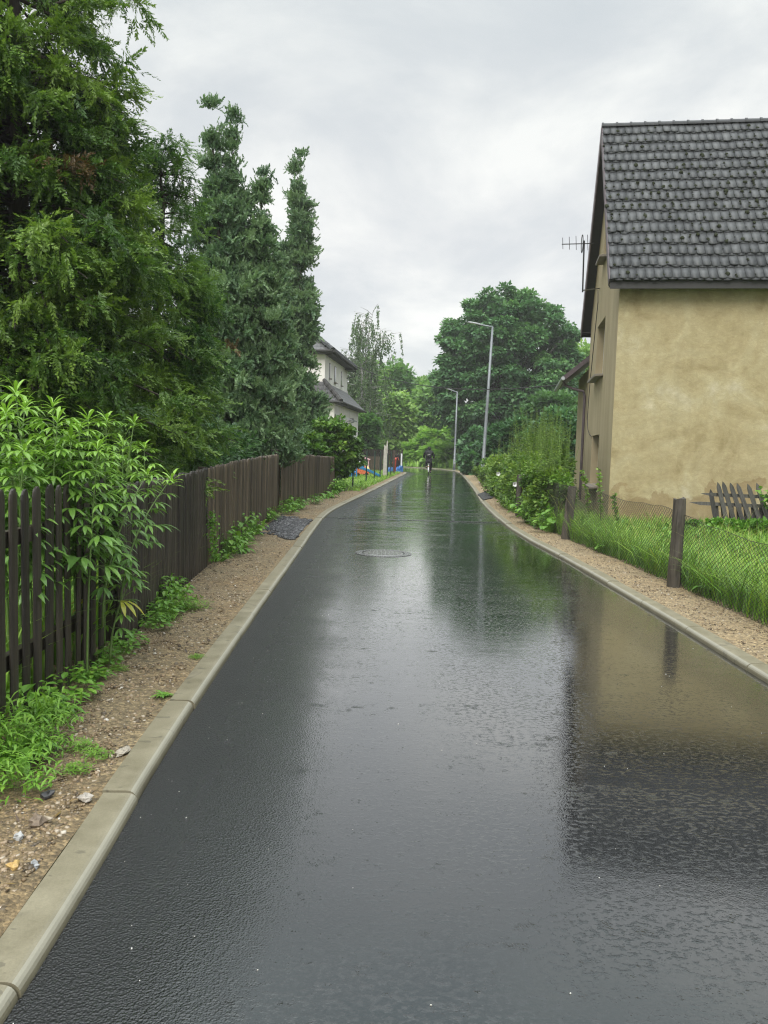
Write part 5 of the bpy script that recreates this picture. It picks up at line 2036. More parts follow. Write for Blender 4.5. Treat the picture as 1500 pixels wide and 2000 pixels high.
def herb(label, base, tipv, top_leafy=True, seed=0, group=None, dense=1.0, leafL=0.17, first=0.25, yellow=False, rosette=1.0):
    """base: position; tipv: vector from base to the tip of the curved stem"""
    st = random.getstate()
    random.seed(seed)
    r = empty('tall_herb', base, 0, label, 'plant', group)
    tipv = Vector(tipv)
    H = tipv.length
    ctrl = Vector((0, 0, H * 0.5))
    smb, Q, T = MB(), [], []
    N = 14
    pts = []
    for i in range(N + 1):
        t = i / N
        pts.append(ctrl * (2 * t * (1 - t)) + tipv * (t * t))
    smb.tube(pts, [0.0085 * (1 - 0.6 * i / N) for i in range(N + 1)], 6)
    nn = int(H / 0.115 * dense)
    for i in range(nn):
        t = first + (0.97 - first) * i / max(nn - 1, 1)
        k = t * N
        i0 = min(int(k), N - 1)
        p = pts[i0].lerp(pts[i0 + 1], k - i0)
        az = i * 1.9 + random.uniform(-.5, .5)
        sz = leafL * (1.15 - 0.55 * t) * random.uniform(0.8, 1.2)
        for q in range(2):
            aa = az + q * PI + random.uniform(-.3, .3)
            tint = 0.30 + 0.40 * t + random.uniform(-.06, .06)
            if yellow and i == 0:
                tint = 0.97
            palmate(Q, T, smb, p, Vector((math.cos(aa), math.sin(aa), 0.35 + 0.2 * t)), sz, tint, 5, 0.85 - 0.2 * t)
    # rosette of young upright leaves at the tip
    tip = pts[-1]
    for k in range(int(13 * rosette)):
        a = k * 2.4
        e = 0.35 + 0.9 * (k / 13)
        d = Vector((math.cos(a) * math.cos(e), math.sin(a) * math.cos(e), math.sin(e)))
        strip_leaf(Q, T, tip - Vector((0, 0, 0.05 - 0.004 * k)), d, Vector((0, 0, 1)), random.uniform(0.09, 0.15), 0.012, 0.5, 0.84)
    smb.build('stem', MAT['stem_green'], r, smooth=True)
    quad_mesh('leaves', np.array([[list(v) for v in q] for q in Q], dtype=np.float32), MAT['leaf_herb'], r, np.clip(np.array(T), 0, 1))
    random.setstate(st)
    return r


HG = 'tall bright herbs behind the near fence'
HL_ = 'tall bright green herb with drooping lobed leaves behind the near black fence'
protos = [herb(HL_, (0, 0, 0), (0.05 * i - 0.1, 0.04 * (i % 3), 1.62 + 0.12 * i), seed=30 + i, group=HG, dense=0.92, leafL=0.21, first=0.45) for i in range(4)]
spots = []
for (px, py, Y) in ((62, 772, 5.0), (15, 842, 4.7), (40, 812, 4.8), (118, 796, 5.3), (90, 826, 4.9), (150, 838, 5.2), (172, 822, 5.5), (130, 862, 5.0), (28, 882, 4.6), (70, 868, 5.1), (105, 866, 5.4), (185, 868, 5.6), (8, 905, 4.9), (55, 908, 4.7), (148, 898, 5.3), (-20, 850, 4.8), (240, 872, 6.3), (288, 876, 6.9), (-10, 800, 5.2), (205, 900, 5.9), (20, 795, 5.4), (170, 880, 5.0), (95, 895, 5.2)):
    spots.append(at(px, py, Y))
for i, p in enumerate(spots):
    o = protos[i] if i < 4 else copy_tree(protos[i % 4])
    o.location = (p.x, p.y, 0.02)
    o.rotation_euler = (0, 0, i * 1.1)
    o.scale = (1, 1, (p.z - 0.0) / (1.62 + 0.12 * (i % 4)))
# those that lean out in front of the pickets
def lean_herb(label, bpx, tpx, Yb, Yt, **kw):
    a, t = at(*bpx, Yb), at(*tpx, Yt)
    return herb(label, a, t - a, **kw)


lean_herb('slim herb standing upright in the dark gap between two fence runs', (203, 1170), (208, 818), 5.62, 5.70, seed=51, first=0.30, leafL=0.17, dense=1.0)
lean_herb('herb with a yellowing lowest leaf leaning right across the dark fence', (200, 1225), (288, 925), 5.35, 5.6, seed=53, first=0.14, leafL=0.18, yellow=True, dense=0.95)
lean_herb('herb reaching farthest right in front of the dark fence', (235, 1200), (335, 935), 5.5, 5.85, seed=57, first=0.25, leafL=0.16, dense=0.85)
lean_herb('tall herb with reddish tip rising above the fence behind the leaning ones', (240, 1080), (262, 825), 6.0, 6.05, seed=61, first=0.3, leafL=0.16, dense=0.8)
lean_herb('low herb with drooping leaves at the foot of the dark fence gap', (215, 1290), (262, 1120), 5.35, 5.5, seed=66, first=0.35, leafL=0.15, dense=1.0, rosette=0.4)


# ---- weeds at the foot of the left fence
def weed_proto(kind, seed):
    r = np.random.default_rng(seed)
    Q, T = [], []
    if kind == 'leafy':
        n = 70
        for i in range(n):
            a, q = r.uniform(0, 2 * PI), r.uniform(0, 1)**0.6
            h = 0.22 * (1 - 0.6 * q) * r.uniform(0.5, 1.1)
            p = Vector((math.cos(a) * 0.17 * q, math.sin(a) * 0.17 * q, h))
            strip_leaf(Q, T, Vector((p.x * .3, p.y * .3, 0)), p - Vector((p.x * .3, p.y * .3, 0)), Vector((1, 0, 0)), (p - Vector((p.x * .3, p.y * .3, 0))).length, 0.003, 0, 0.5)
            d = Vector((math.cos(a + r.normal(0, .5)), math.sin(a + r.normal(0, .5)), r.uniform(-.1, .5)))
            L = r.uniform(0.045, 0.085)
            strip_leaf(Q, T, p, d, Vector((0, 0, 1)), L, L * 0.36, 0.4, 0.35 + r.uniform(0, .4))
    elif kind == 'fine':
        for i in range(230):
            a, q = r.uniform(0, 2 * PI), r.uniform(0, 1)**0.6
            p = Vector((math.cos(a) * 0.18 * q, math.sin(a) * 0.18 * q, 0.16 * (1 - 0.5 * q) * r.uniform(0.1, 1.2)))
            if i % 3 == 0:
                strip_leaf(Q, T, Vector((p.x * .5, p.y * .5, 0)), p - Vector((p.x * .5, p.y * .5, 0)), Vector((1, 0, 0)), (p - Vector((p.x * .5, p.y * .5, 0))).length, 0.002, 0, 0.5)
            d = Vector((r.normal(0, 1), r.normal(0, 1), r.uniform(0, 1.2)))
            strip_leaf(Q, T, p, d, Vector((0.1, 0, 1)), r.uniform(0.04, 0.08), 0.006, 0.5, 0.5 + r.uniform(0, .35))
    else:
        for i in range(20):
            a = i * 2.4
            e = r.uniform(0.3, 1.1)
            d = Vector((math.cos(a) * math.cos(e), math.sin(a) * math.cos(e), math.sin(e)))
            strip_leaf(Q, T, Vector((0, 0, 0.01)), d, Vector((0, 0, 1)), r.uniform(0.16, 0.30), r.uniform(0.018, 0.034), 0.7, 0.35 + r.uniform(0, .4))
    o = quad_mesh('weed', np.array([[list(v) for v in q] for q in Q], dtype=np.float32), MAT['leaf_weed'], None, np.clip(np.array(T), 0, 1))
    return o


W = [weed_proto('leafy', 1), weed_proto('leafy', 2), weed_proto('fine', 3), weed_proto('dock', 4)]
used = [False] * 4
WL = {0: 'round leaved green weed growing at the foot of the picket fence', 1: 'small leaved bushy weed growing at the foot of the picket fence', 2: 'fine feathery weed tuft on the soil by the picket fence', 3: 'weed with long dock like leaves by the picket fence'}


def weed(k, px, py, s, sh=1.0, label=None, p=None):
    p = p or gnd(px, py, 0.045)
    s *= 0.72
    sh *= 0.95
    o = W[k] if not used[k] else W[k].copy()
    if used[k]:
        col.objects.link(o)
    used[k] = True
    o.location = p
    o.rotation_euler = (0, 0, random.uniform(0, 6.28))
    o.scale = (s, s, s * sh)
    tag(o, label or WL[k], 'weed', 'weeds at the foot of the picket fence')


for k, px, py, s, sh in ((3, 20, 1490, 1.3, 1.2), (2, 55, 1455, 1.7, 1.3), (2, 95, 1420, 1.4, 1.2), (2, 20, 1545, 1.5, 1.0), (2, 5, 1500, 1.7, 1.3), (2, 75, 1475, 1.2, 1.0), (1, 60, 1400, 1.3, 1.2), (3, 110, 1390, 1.1, 1.1), (0, 135, 1365, 1.2, 1.1), (0, 165, 1335, 1.0, 1), (3, 180, 1325, 0.9, 0.9), (1, 205, 1300, 0.9, 1.0), (0, 235, 1280, 1.0, 1.0),
                         (1, 255, 1262, 1.0, 0.9), (0, 300, 1228, 1.0, 1.0), (1, 318, 1208, 1.3, 1.0), (2, 345, 1195, 1.5, 1.0), (2, 375, 1190, 1.4, 0.8), (2, 320, 1215, 1.2, 0.9), (1, 340, 1170, 1.3, 1.4), (0, 335, 1185, 1.4, 1.5), (0, 300, 1185, 1.2, 2.0),
                         (0, 425, 1098, 1.3, 1.0), (1, 445, 1085, 1.8, 1.4), (0, 462, 1070, 1.8, 1.6), (3, 470, 1078, 1.6, 1.2), (1, 480, 1055, 1.9, 1.6), (0, 495, 1045, 1.7, 1.7), (0, 450, 1062, 1.6, 1.8), (1, 520, 1020, 1.7, 1.2), (2, 530, 1015, 1.8, 1.2), (0, 560, 1005, 2.0, 1.2), (1, 572, 998, 2.0, 1.3), (0, 585, 995, 1.8, 1.3), (1, 615, 985, 1.8, 1.1), (3, 635, 975, 1.9, 1.4), (3, 645, 972, 2.0, 1.5), (1, 655, 965, 2.2, 1.6), (0, 668, 958, 2.2, 1.4), (2, 160, 1465, 0.6, 0.8), (2, 190, 1478, 0.55, 0.6), (3, 318, 1358, 0.45, 0.6), (2, 150, 1505, 0.6, 0.5), (2, 385, 1285, 0.5, 0.5), (2, 230, 1310, 0.6, 0.6)):
    weed(k, px, py, s, sh)
# dead stalk vine climbing the brown pickets
for py0, py1, px in ((1090, 1012, 413), (1075, 1030, 408)):
    pass
n = 260
t = rng.uniform(0, 1, n)
p0 = Vector((FX(9.9) + 0.05, 9.9, 0.08))
P = np.stack([p0.x + 0.03 + rng.normal(0, 0.025, n), p0.y + 0.25 * np.sin(t * 5) * 0.3 + rng.normal(0, 0.06, n), 0.15 + t * 0.62], 1)
U = unit(rng.normal(0, 1, (n, 3)) + [0.6, 0, -0.7]) * rng.uniform(0.03, 0.055, (n, 1))
V = unit(np.cross(U, rnd_dir(n))) * rng.uniform(0.010, 0.018, (n, 1))
o = quad_mesh('vine', rhombs(P, U, V), MAT['leaf_weed'], None, np.clip(rng.normal(0.5, 0.2, n), 0, .9))
tag(o, 'thin leafy vine climbing the pickets at the start of the brown fence', 'vine')

# weeds and shrubs under the wire fence on the right
for i, (x, y, s) in enumerate(((3.6, 12.6, 1.1), (3.3, 15.6, 2.0), (3.7, 11.4, 1.1), (3.75, 9.0, 1.0), (3.3, 17.5, 2.2), (3.4, 19.0, 2.2), (3.5, 20.6, 2.2))):
    o = W[i % 4].copy()
    col.objects.link(o)
    o.location = (x, y, 0.06)
    o.rotation_euler = (0, 0, i * 1.3)
    o.scale = (s, s, s * 1.2)
    tag(o, ['round leaved weed under the wire fence', 'bushy weed under the wire fence', 'feathery weed under the wire fence', 'dock like weed under the wire fence'][i % 4], 'weed', 'weeds under the wire fence')
for i in range(26):
    y_ = 7.0 + 9.5 * rng.uniform()
    o = W[(0, 1, 3)[i % 3]].copy()
    col.objects.link(o)
    o.location = (wx(y_) + 0.35 + 2.8 * rng.uniform()**1.5, y_, 0.04)
    o.rotation_euler = (0, 0, i * 1.7)
    s_ = rng.uniform(0.8, 1.5)
    o.scale = (s_, s_, s_ * rng.uniform(1.2, 2.0))
    tag(o, 'broad leaved weed standing in the tall grass behind the wire fence', 'weed', 'weeds in the tall grass')
# bramble in front of the broken fence
c = HM @ Vector((2.7, -2.45, 0))
broadleaf('bramble', 'low bright leafy bramble in front of the broken grey picket fence', 'shrub', (c.x, c.y, 0), (c.x, c.y, 0.12), (1.9, 0.5, 0.20), 90, 60, 0.10, 0.13, MAT['leaf_weed'], MAT['stem_brown'], tint0=0.3, flat=0.7, trunk_r=0.02, aspect=0.45, limbs=10)
c = HM @ Vector((3.25, -1.72, 0))
broadleaf('climbing_vine', 'broad leaved vine hanging over the broken grey picket fence', 'vine', (c.x, c.y, 0), (c.x, c.y, 0.80), (0.42, 0.12, 0.20), 15, 9, 0.11, 0.12, MAT['leaf_weed'], MAT['stem_brown'], tint0=0.45, flat=0.8, trunk_r=0.012, aspect=0.5, limbs=8)
# spindly saplings in front of the house corner
for i, (px, py, tx, ty, Y, lab) in enumerate(((1150, 985, 1136, 918, 17.2, 'spindly sapling with tiny leaves left of the ground floor window'), (1168, 985, 1174, 916, 17.6, 'spindly sapling with tiny leaves in front of the ground floor window'), (1205, 1000, 1206, 962, 17.0, 'small pale sapling behind the wire fence near the house corner'))):
    a, t = at(px, 1000, Y), at(tx, ty, Y)
    a.z = 0
    m = MB()
    pts = [a.lerp(t, q) + Vector((0.06 * math.sin(q * 3 + i), 0, 0)) for q in np.linspace(0, 1, 8)]
    r = empty('sapling', a, 0, lab, 'sapling', 'saplings at the house corner')
    m.tube([p - a for p in pts], [0.010 * (1 - q * 0.7) for q in np.linspace(0, 1, 8)], 5)
    m.build('stem', MAT['stem_brown'], r)
    nn = 90
    tt = rng.uniform(0.25, 1, nn)
    P = np.stack([np.interp(tt, np.linspace(0, 1, 8), [p[c_] - a[c_] for p in pts]) for c_ in range(3)], 1)
    U = unit(rng.normal(0, 1, (nn, 3)) + [0, 0, 0.2]) * rng.uniform(0.06, 0.11, (nn, 1))
    V = unit(np.cross(U, rnd_dir(nn))) * rng.uniform(0.018, 0.03, (nn, 1))
    quad_mesh('leaves', rhombs(P, U, V), MAT['leaf_hedge'], r, np.clip(rng.normal(0.6, 0.15, nn), 0, .88))
# ================================================================== VILLA GARDEN: posts, toys, tarpaulin
def post(px, py0, py1, Y, r, mat, label, cat='post', group=None):
    a, b = gnd(px, py0, 0.03), None
    if Y:
        a = at(px, py0, Y)
        a.z = 0.03
    b = at(px + 0.5, py1, a.y)
    m = MB()
    m.tube([(0, 0, -0.05), (0, 0, b.z - a.z)], r, 8).tube([(0, 0, b.z - a.z), (0, 0, b.z - a.z + 0.02)], [r * 1.25, r * 0.8], 8)
    m.tube([(0, 0.0, (b.z - a.z) * 0.6), (0, 0, (b.z - a.z) * 0.6 + 0.03)], [r * 1.3, r * 1.3], 8)
    o = m.build('garden_post', mat)
    o.location = a
    return tag(o, label, cat, group)


GP = 'thin dark green posts of the villa garden'
GPL = ['first and nearest thin dark green garden post beside the leafy shrub', 'second thin dark green garden post by the toy slide', 'third thin dark green garden post left of the pale concrete stump', 'fourth thin dark green garden post touching the pale concrete stump on its left', 'thin dark green garden post right behind the pale concrete stump', 'thin dark green garden post in front of the blue tarpaulin', 'last thin dark green garden post at the bend']
for (px, y0, y1), l in zip(((688.7, 954, 882), (715, 943.6, 882), (731, 937, 882), (742, 935, 882), (756, 932.7, 886), (763, 931, 883), (784, 921.5, 893)), GPL):
    post(px, y0, y1, 0, 0.03, MAT['green_metal'], l, 'post', GP)
# old concrete stump with a broken top
a = gnd(752, 932, 0.03)
h = at(754, 862, a.y).z
m = MB()
m.prism([(-0.13, 0, 0), (0.13, 0, 0), (0.10, 0, h - 0.0), (0.045, 0, h), (0.02, 0, h - 0.32), (-0.10, 0, h - 0.2)], (0, 0.2, 0))
o = m.build('concrete_stump', MAT['concrete_pole'], bevel=0.01)
o.location = a
tag(o, 'tall pale broken concrete post among the green garden posts', 'post')
a = gnd(768.5, 927, 0.03)
m = MB()
h = at(768.5, 881, a.y).z
m.box((0, 0, h / 2), (0.11, 0.11, h)).box((0.02, 0, h - 0.25), (0.3, 0.06, 0.08))
o = m.build('wooden_post', MAT['fence_brown'], bevel=0.01)
o.location = a
tag(o, 'brown wooden post between the concrete stump and the bend', 'post')
a = gnd(779, 922, 0.03)
h = at(780, 889, a.y).z
r = empty('gate_post', a, 0, 'dark gate post with a white strip at the bend of the road', 'post')
m = MB()
m.box((-0.06, 0, h / 2), (0.30, 0.25, h))
m.build('post_body', MAT['black_metal'], r, bevel=0.015)
m = MB()
m.box((0.15, 0, h / 2 + 0.05), (0.10, 0.2, h + 0.06))
m.build('white_strip', MAT['white_frame'], r, bevel=0.01)
# blue tarpaulin heaped over things
m = MB()
P0, P1 = at(758, 920, 50.5), at(787, 920, 54.5)
nx, ny = 26, 10
vs, fs = [], []
for i in range(nx + 1):
    for j in range(ny + 1):
        q = i / nx
        c = P0.lerp(P1, q)
        h = 0.52 * math.sin(PI * j / ny) * (0.6 + 0.5 * abs(mnoise.noise(Vector((q * 7, 0, 1))))) + 0.12 * mnoise.noise(Vector((q * 12, j * 0.8, 2)))
        vs.append((c.x + 0.1 * mnoise.noise(Vector((q * 9, j, 5))), c.y + (j / ny - 0.5) * 1.4, max(0.06 + h, 0.05)))
for i in range(nx):
    for j in range(ny):
        a_ = i * (ny + 1) + j
        fs.append((a_, a_ + ny + 1, a_ + ny + 2, a_ + 1))
m.add(vs, fs)
o = m.build('tarpaulin', simple('blue_tarp', (0.035, 0.15, 0.42), 0.35, 0, 0.4, 9))
s_ = o.modifiers.new('thickness', 'SOLIDIFY')
s_.thickness = 0.012
tag(o, 'crumpled blue tarpaulin lying behind the green garden posts', 'tarpaulin')
# red garden figure: hydrant-like pump
a = at(772, 918, 51.5)
a.z = 0.03
r = empty('water_pump', a, 0, 'small red garden pump standing above the blue tarpaulin', 'pump')
r.scale = (0.7, 0.7, 0.8)
red = simple('red_paint', (0.42, 0.06, 0.035), 0.45)
m = MB()
m.tube([(0, 0, 0), (0, 0, 0.9), (0, 0, 1.0)], [0.07, 0.07, 0.1], 10).tube([(0, 0, 1.0), (0, 0, 1.18), (0, 0, 1.26)], [0.13, 0.12, 0.04], 10)
m.build('pump_body', red, r, smooth=True)
m = MB()
m.tube([(0, 0, 0.95), (-0.22, 0, 0.93), (-0.26, 0, 0.8)], 0.035, 8)
m.build('spout', red, r)
m = MB()
m.tube([(0, 0, 1.2), (0.2, 0, 1.3), (0.30, 0, 1.05)], 0.025, 8)
m.build('handle', red, r)
# toy slide
a = at(716, 926, 41.5)
a.z = 0.03
r = empty('toy_slide', a, 0.3, 'bright blue curved toy slide on the garden grass', 'toy slide')
blue = simple('toy_blue', (0.05, 0.25, 0.55), 0.3)
orange = simple('toy_orange', (0.60, 0.16, 0.07), 0.3)
m = MB()
prof = []
for k in range(12):
    t = k / 11
    x = -0.55 + 1.25 * t
    z = 0.50 * (1 - t)**1.6 + 0.16 * math.sin(PI * t * 0.9) + 0.05
    prof.append((x, z))
vs, fs = [], []
for x, z in prof:
    for y, dz in ((-0.24, 0.10), (-0.22, 0), (0.22, 0), (0.24, 0.10)):
        vs.append((x, y, z + dz))
for i in range(11):
    for k in range(3):
        fs.append((i * 4 + k, (i + 1) * 4 + k, (i + 1) * 4 + k + 1, i * 4 + k + 1))
m.add(vs, fs)
o = m.build('chute', blue, r)
s_ = o.modifiers.new('thickness', 'SOLIDIFY')
s_.thickness = 0.03
m = MB()
m.box((-0.75, 0, 0.32), (0.32, 0.5, 0.06)).box((-0.86, -0.2, 0.3), (0.06, 0.07, 0.6)).box((-0.86, 0.2, 0.3), (0.06, 0.07, 0.6)).box((-0.6, -0.2, 0.3), (0.06, 0.07, 0.6)).box((-0.6, 0.2, 0.3), (0.06, 0.07, 0.6))
m.build('ladder', blue, r, bevel=0.01)
# toy car
a = at(706, 921, 43.5)
a.z = 0.03
r = empty('toy_car', a, 0.2, 'orange ride on toy car with a blue window beside the toy slide', 'toy car')
m = MB()
m.prism([(-0.38, -0.22, 0.14), (0.38, -0.22, 0.14), (0.40, -0.22, 0.38), (0.22, -0.22, 0.42), (0.16, -0.22, 0.78), (-0.26, -0.22, 0.78), (-0.34, -0.22, 0.42)], (0, 0.44, 0))
m.build('body', orange, r, bevel=0.03)
m = MB()
m.prism([(-0.22, -0.235, 0.45), (0.12, -0.235, 0.45), (0.09, -0.235, 0.68), (-0.19, -0.235, 0.68)], (0, 0.02, 0))
m.build('window', blue, r)
for x in (-0.24, 0.24):
    for y in (-0.2, 0.2):
        m = MB()
        m.torus((y, 0, 0.12), 0.085, 0.035, 'X', 16, 6)
        w_ = m.build('wheel', MAT['black_metal'], r)
        w_.rotation_euler = (0, 0, PI / 2)
        w_.location = (x, 0, 0)
m = MB()
m.box((0, 0, 0.81), (0.46, 0.46, 0.05))
m.build('roof', MAT['white_frame'], r, bevel=0.02)
# pile of other toys behind it
a = at(704, 905, 46)
o = MB().blob((0, 0, 0.28), (0.28, 0.28, 0.28), 3, 0.02, 14, 10).build('toy_ball', simple('toy_yellow', (0.72, 0.62, 0.25), 0.4), smooth=True)
o.location = at(713, 915, 45.5)
o.location.z = 0.05
tag(o, 'pale yellow ball behind the toy slide', 'ball')
m = MB()
m.prism([(-0.6, 0, 0.9), (0, 0, 1.12), (0.6, 0, 0.9), (0.56, 0, 0.85), (0, 0, 1.04), (-0.56, 0, 0.85)], (0, 0.7, 0))
m.box((-0.5, 0.1, 0.45), (0.04, 0.04, 0.9)).box((0.5, 0.1, 0.45), (0.04, 0.04, 0.9)).box((-0.5, 0.6, 0.45), (0.04, 0.04, 0.9)).box((0.5, 0.6, 0.45), (0.04, 0.04, 0.9)).box((0, 0.35, 0.5), (1.0, 0.4, 0.05))
o = m.build('toy_table', simple('toy_pink', (0.75, 0.45, 0.5), 0.4))
o.location = at(703, 915, 47.5)
o.location.z = 0.03
tag(o, 'small pink and white canopied play table behind the orange toy car', 'play table')
# wooden crate by the villa corner
a = at(724, 915, 54)
a.z = 0.03
r = empty('wooden_crate', a, 0.15, 'brown wooden garden crate near the corner of the villa', 'crate')
for y in (-0.4, 0.4):
    m = MB()
    for k in range(4):
        m.box((0, y, 0.12 + k * 0.26), (1.3, 0.03, 0.23))
    m.build('side_panel', MAT['fence_brown'], r)
for x in (-0.66, 0.66):
    m = MB()
    for k in range(4):
        m.box((x, 0, 0.12 + k * 0.26), (0.03, 0.76, 0.23))
    m.build('end_panel', MAT['fence_brown'], r)
# dark board fence behind the toys
a = at(703, 905, 57)
m = MB()
for k in range(26):
    m.box((k * 0.16 - 1.2, 0, 0.75), (0.14, 0.03, 1.5 + 0.05 * math.sin(k * 2.3)))
m.box((0.8, 0.03, 0.4), (4.1, 0.03, 0.08)).box((0.8, 0.03, 1.15), (4.1, 0.03, 0.08))
o = m.build('board_fence', MAT['fence_black'])
o.location = (a.x + 0.2, 57.6, 0.03)
o.rotation_euler = (0, 0, -0.15)
tag(o, 'dark board fence at the back of the villa garden', 'fence')
# paved garden path
m = MB()
pa = [gnd(666, 944, 0.05), gnd(715, 929, 0.05), gnd(745, 925, 0.05), gnd(747, 928, 0.05), gnd(718, 934, 0.05), gnd(668, 952, 0.05)]
m.prism([(p.x, p.y, 0.03) for p in pa], (0, 0, 0.03))
tag(m.build('path', MAT['kerb']), 'pale paved garden path across the villa lawn', 'path', kind='structure')

# ================================================================== CYCLIST
CP = gnd(836.5, 927.3, 0.0)
CA = math.radians(3.5)
bike = empty('bicycle', CP, -CA, 'dark bicycle with pale rear mudguard ridden away along the wet road', 'bicycle')


def to_bike(z=0):
    return bike


steel = simple('bike_frame_paint', (0.02, 0.02, 0.022), 0.3, 0.3)
chrome = simple('bike_chrome', (0.5, 0.5, 0.5), 0.25, 0.9, 0.1)
WR = 0.33
yr, yf = -0.52, 0.54
for nm, yy_ in (('rear', yr), ('front', yf)):
    w_ = empty('wheel', (0, yy_, WR))
    w_.parent = bike
    MB().torus((0, 0, 0), WR - 0.018, 0.019, 'X', 40, 8).build('tyre', MAT['black_metal'], w_, smooth=True)
    MB().torus((0, 0, 0), WR - 0.045, 0.011, 'X', 40, 6).build('rim', chrome, w_, smooth=True)
    m = MB()
    m.tube([(-0.045, 0, 0), (0.045, 0, 0)], 0.022, 8)
    for k in range(18):
        a = 2 * PI * k / 18
        m.tube([(0.03 * (1 if k % 2 else -1), 0, 0), (0, (WR - 0.045) * math.cos(a), (WR - 0.045) * math.sin(a))], 0.0014, 4)
    m.build('spokes', chrome, w_)
m = MB()
bb, st, hd = Vector((0, -0.08, 0.29)), Vector((0, -0.27, 0.80)), Vector((0, 0.36, 0.86))
hd2 = Vector((0, 0.40, 0.70))
m.tube([bb, st], 0.017, 8).tube([bb, hd2], 0.019, 8).tube([st + Vector((0, 0.02, -0.06)), hd], 0.017, 8).tube([hd2, hd], 0.02, 8)
for s in (-1, 1):
    m.tube([bb, (0.055 * s, yr, WR)], 0.010, 6).tube([st + Vector((0, 0.01, -0.08)), (0.055 * s, yr, WR)], 0.009, 6)
    m.tube([hd2, (0.055 * s, yf, WR)], 0.012, 6)
m.build('frame', steel, bike)
m = MB()
m.tube([hd, hd + Vector((0, -0.02, 0.16))], 0.014, 8)
m.tube([(-0.30, 0.20, 1.04), (-0.2, 0.34, 1.05), (0, 0.36, 1.03), (0.2, 0.34, 1.05), (0.30, 0.20, 1.04)], 0.012, 8)
m.build('handlebar', chrome, bike, smooth=True)
for s in (-1, 1):
    MB().tube([(0.30 * s, 0.20, 1.04), (0.315 * s, 0.10, 1.03)], 0.017, 8).build('grip', MAT['black_metal'], bike)
m = MB()
m.tube([st, st + Vector((0, -0.03, 0.12))], 0.013, 8)
m.build('seat_post', chrome, bike)
m = MB()
m.prism([(-0.09, -0.42, 0.92), (0.09, -0.42, 0.92), (0.10, -0.34, 0.93), (0.03, -0.20, 0.935), (0.015, -0.10, 0.93), (-0.015, -0.10, 0.93), (-0.03, -0.20, 0.935), (-0.10, -0.34, 0.93)], (0, 0, 0.05))
m.build('saddle', MAT['black_metal'], bike, bevel=0.012)
m = MB()
pts = [(0, yr + 0.37 * math.cos(a), WR + 0.37 * math.sin(a)) for a in np.linspace(0.7, 3.5, 16)]
for i in range(len(pts) - 1):
    m.bar(pts[i], pts[i + 1], 0.06, 0.006, up=(0, (pts[i][1] - yr), (pts[i][2] - WR)))
m.build('mudguard', MAT['white_frame'], bike)
m = MB()
m.box((0, -0.915, 0.56), (0.06, 0.02, 0.06))
m.build('rear_reflector', red, bike)
m = MB()
m.bar((0.0, -0.30, 0.74), (0.0, -0.78, 0.74), 0.14, 0.014).tube([(0.06, -0.72, 0.74), (0.06, yr, WR)], 0.006, 5).tube([(-0.06, -0.72, 0.74), (-0.06, yr, WR)], 0.006, 5)
m.build('rack', chrome, bike)
m = MB()
m.tube([(0.05, bb.y, bb.z), (0.06, bb.y, bb.z)], 0.09, 18)
for s, a in ((1, -1.1), (-1, PI - 1.1)):
    e = Vector((0.10 * s, bb.y + 0.17 * math.cos(a), bb.z + 0.17 * math.sin(a)))
    m.bar((0.075 * s, bb.y, bb.z), (0.09 * s, e.y, e.z), 0.014, 0.025)
m.build('crank', chrome, bike)
PED = {}
for s, a in ((1, -1.1), (-1, PI - 1.1)):
    e = Vector((0.14 * s, bb.y + 0.17 * math.cos(a), bb.z + 0.17 * math.sin(a)))
    PED[s] = e
    MB().box(e, (0.09, 0.09, 0.02)).build('pedal', MAT['black_metal'], bike)

person = empty('person', CP, -CA, 'cyclist in a black hooded jacket and dark trousers seen from behind', 'person')


def skin_body(name, verts, edges, radii, mat, parent, root=0, sub=2):
    me = bpy.data.meshes.new(name)
    me.from_pydata([tuple(v) for v in verts], edges, [])
    me.update()
    o = link_mesh(name, me, mat, parent)
    sk = o.modifiers.new('skin', 'SKIN')
    sk.use_smooth_shade = True
    for i, r_ in enumerate(radii):
        d = me.skin_vertices[0].data[i]
        d.radius = (r_, r_) if not hasattr(r_, '__len__') else r_
        d.use_root = (i == root)
    ss = o.modifiers.new('smooth', 'SUBSURF')
    ss.levels = ss.render_levels = sub
    return o


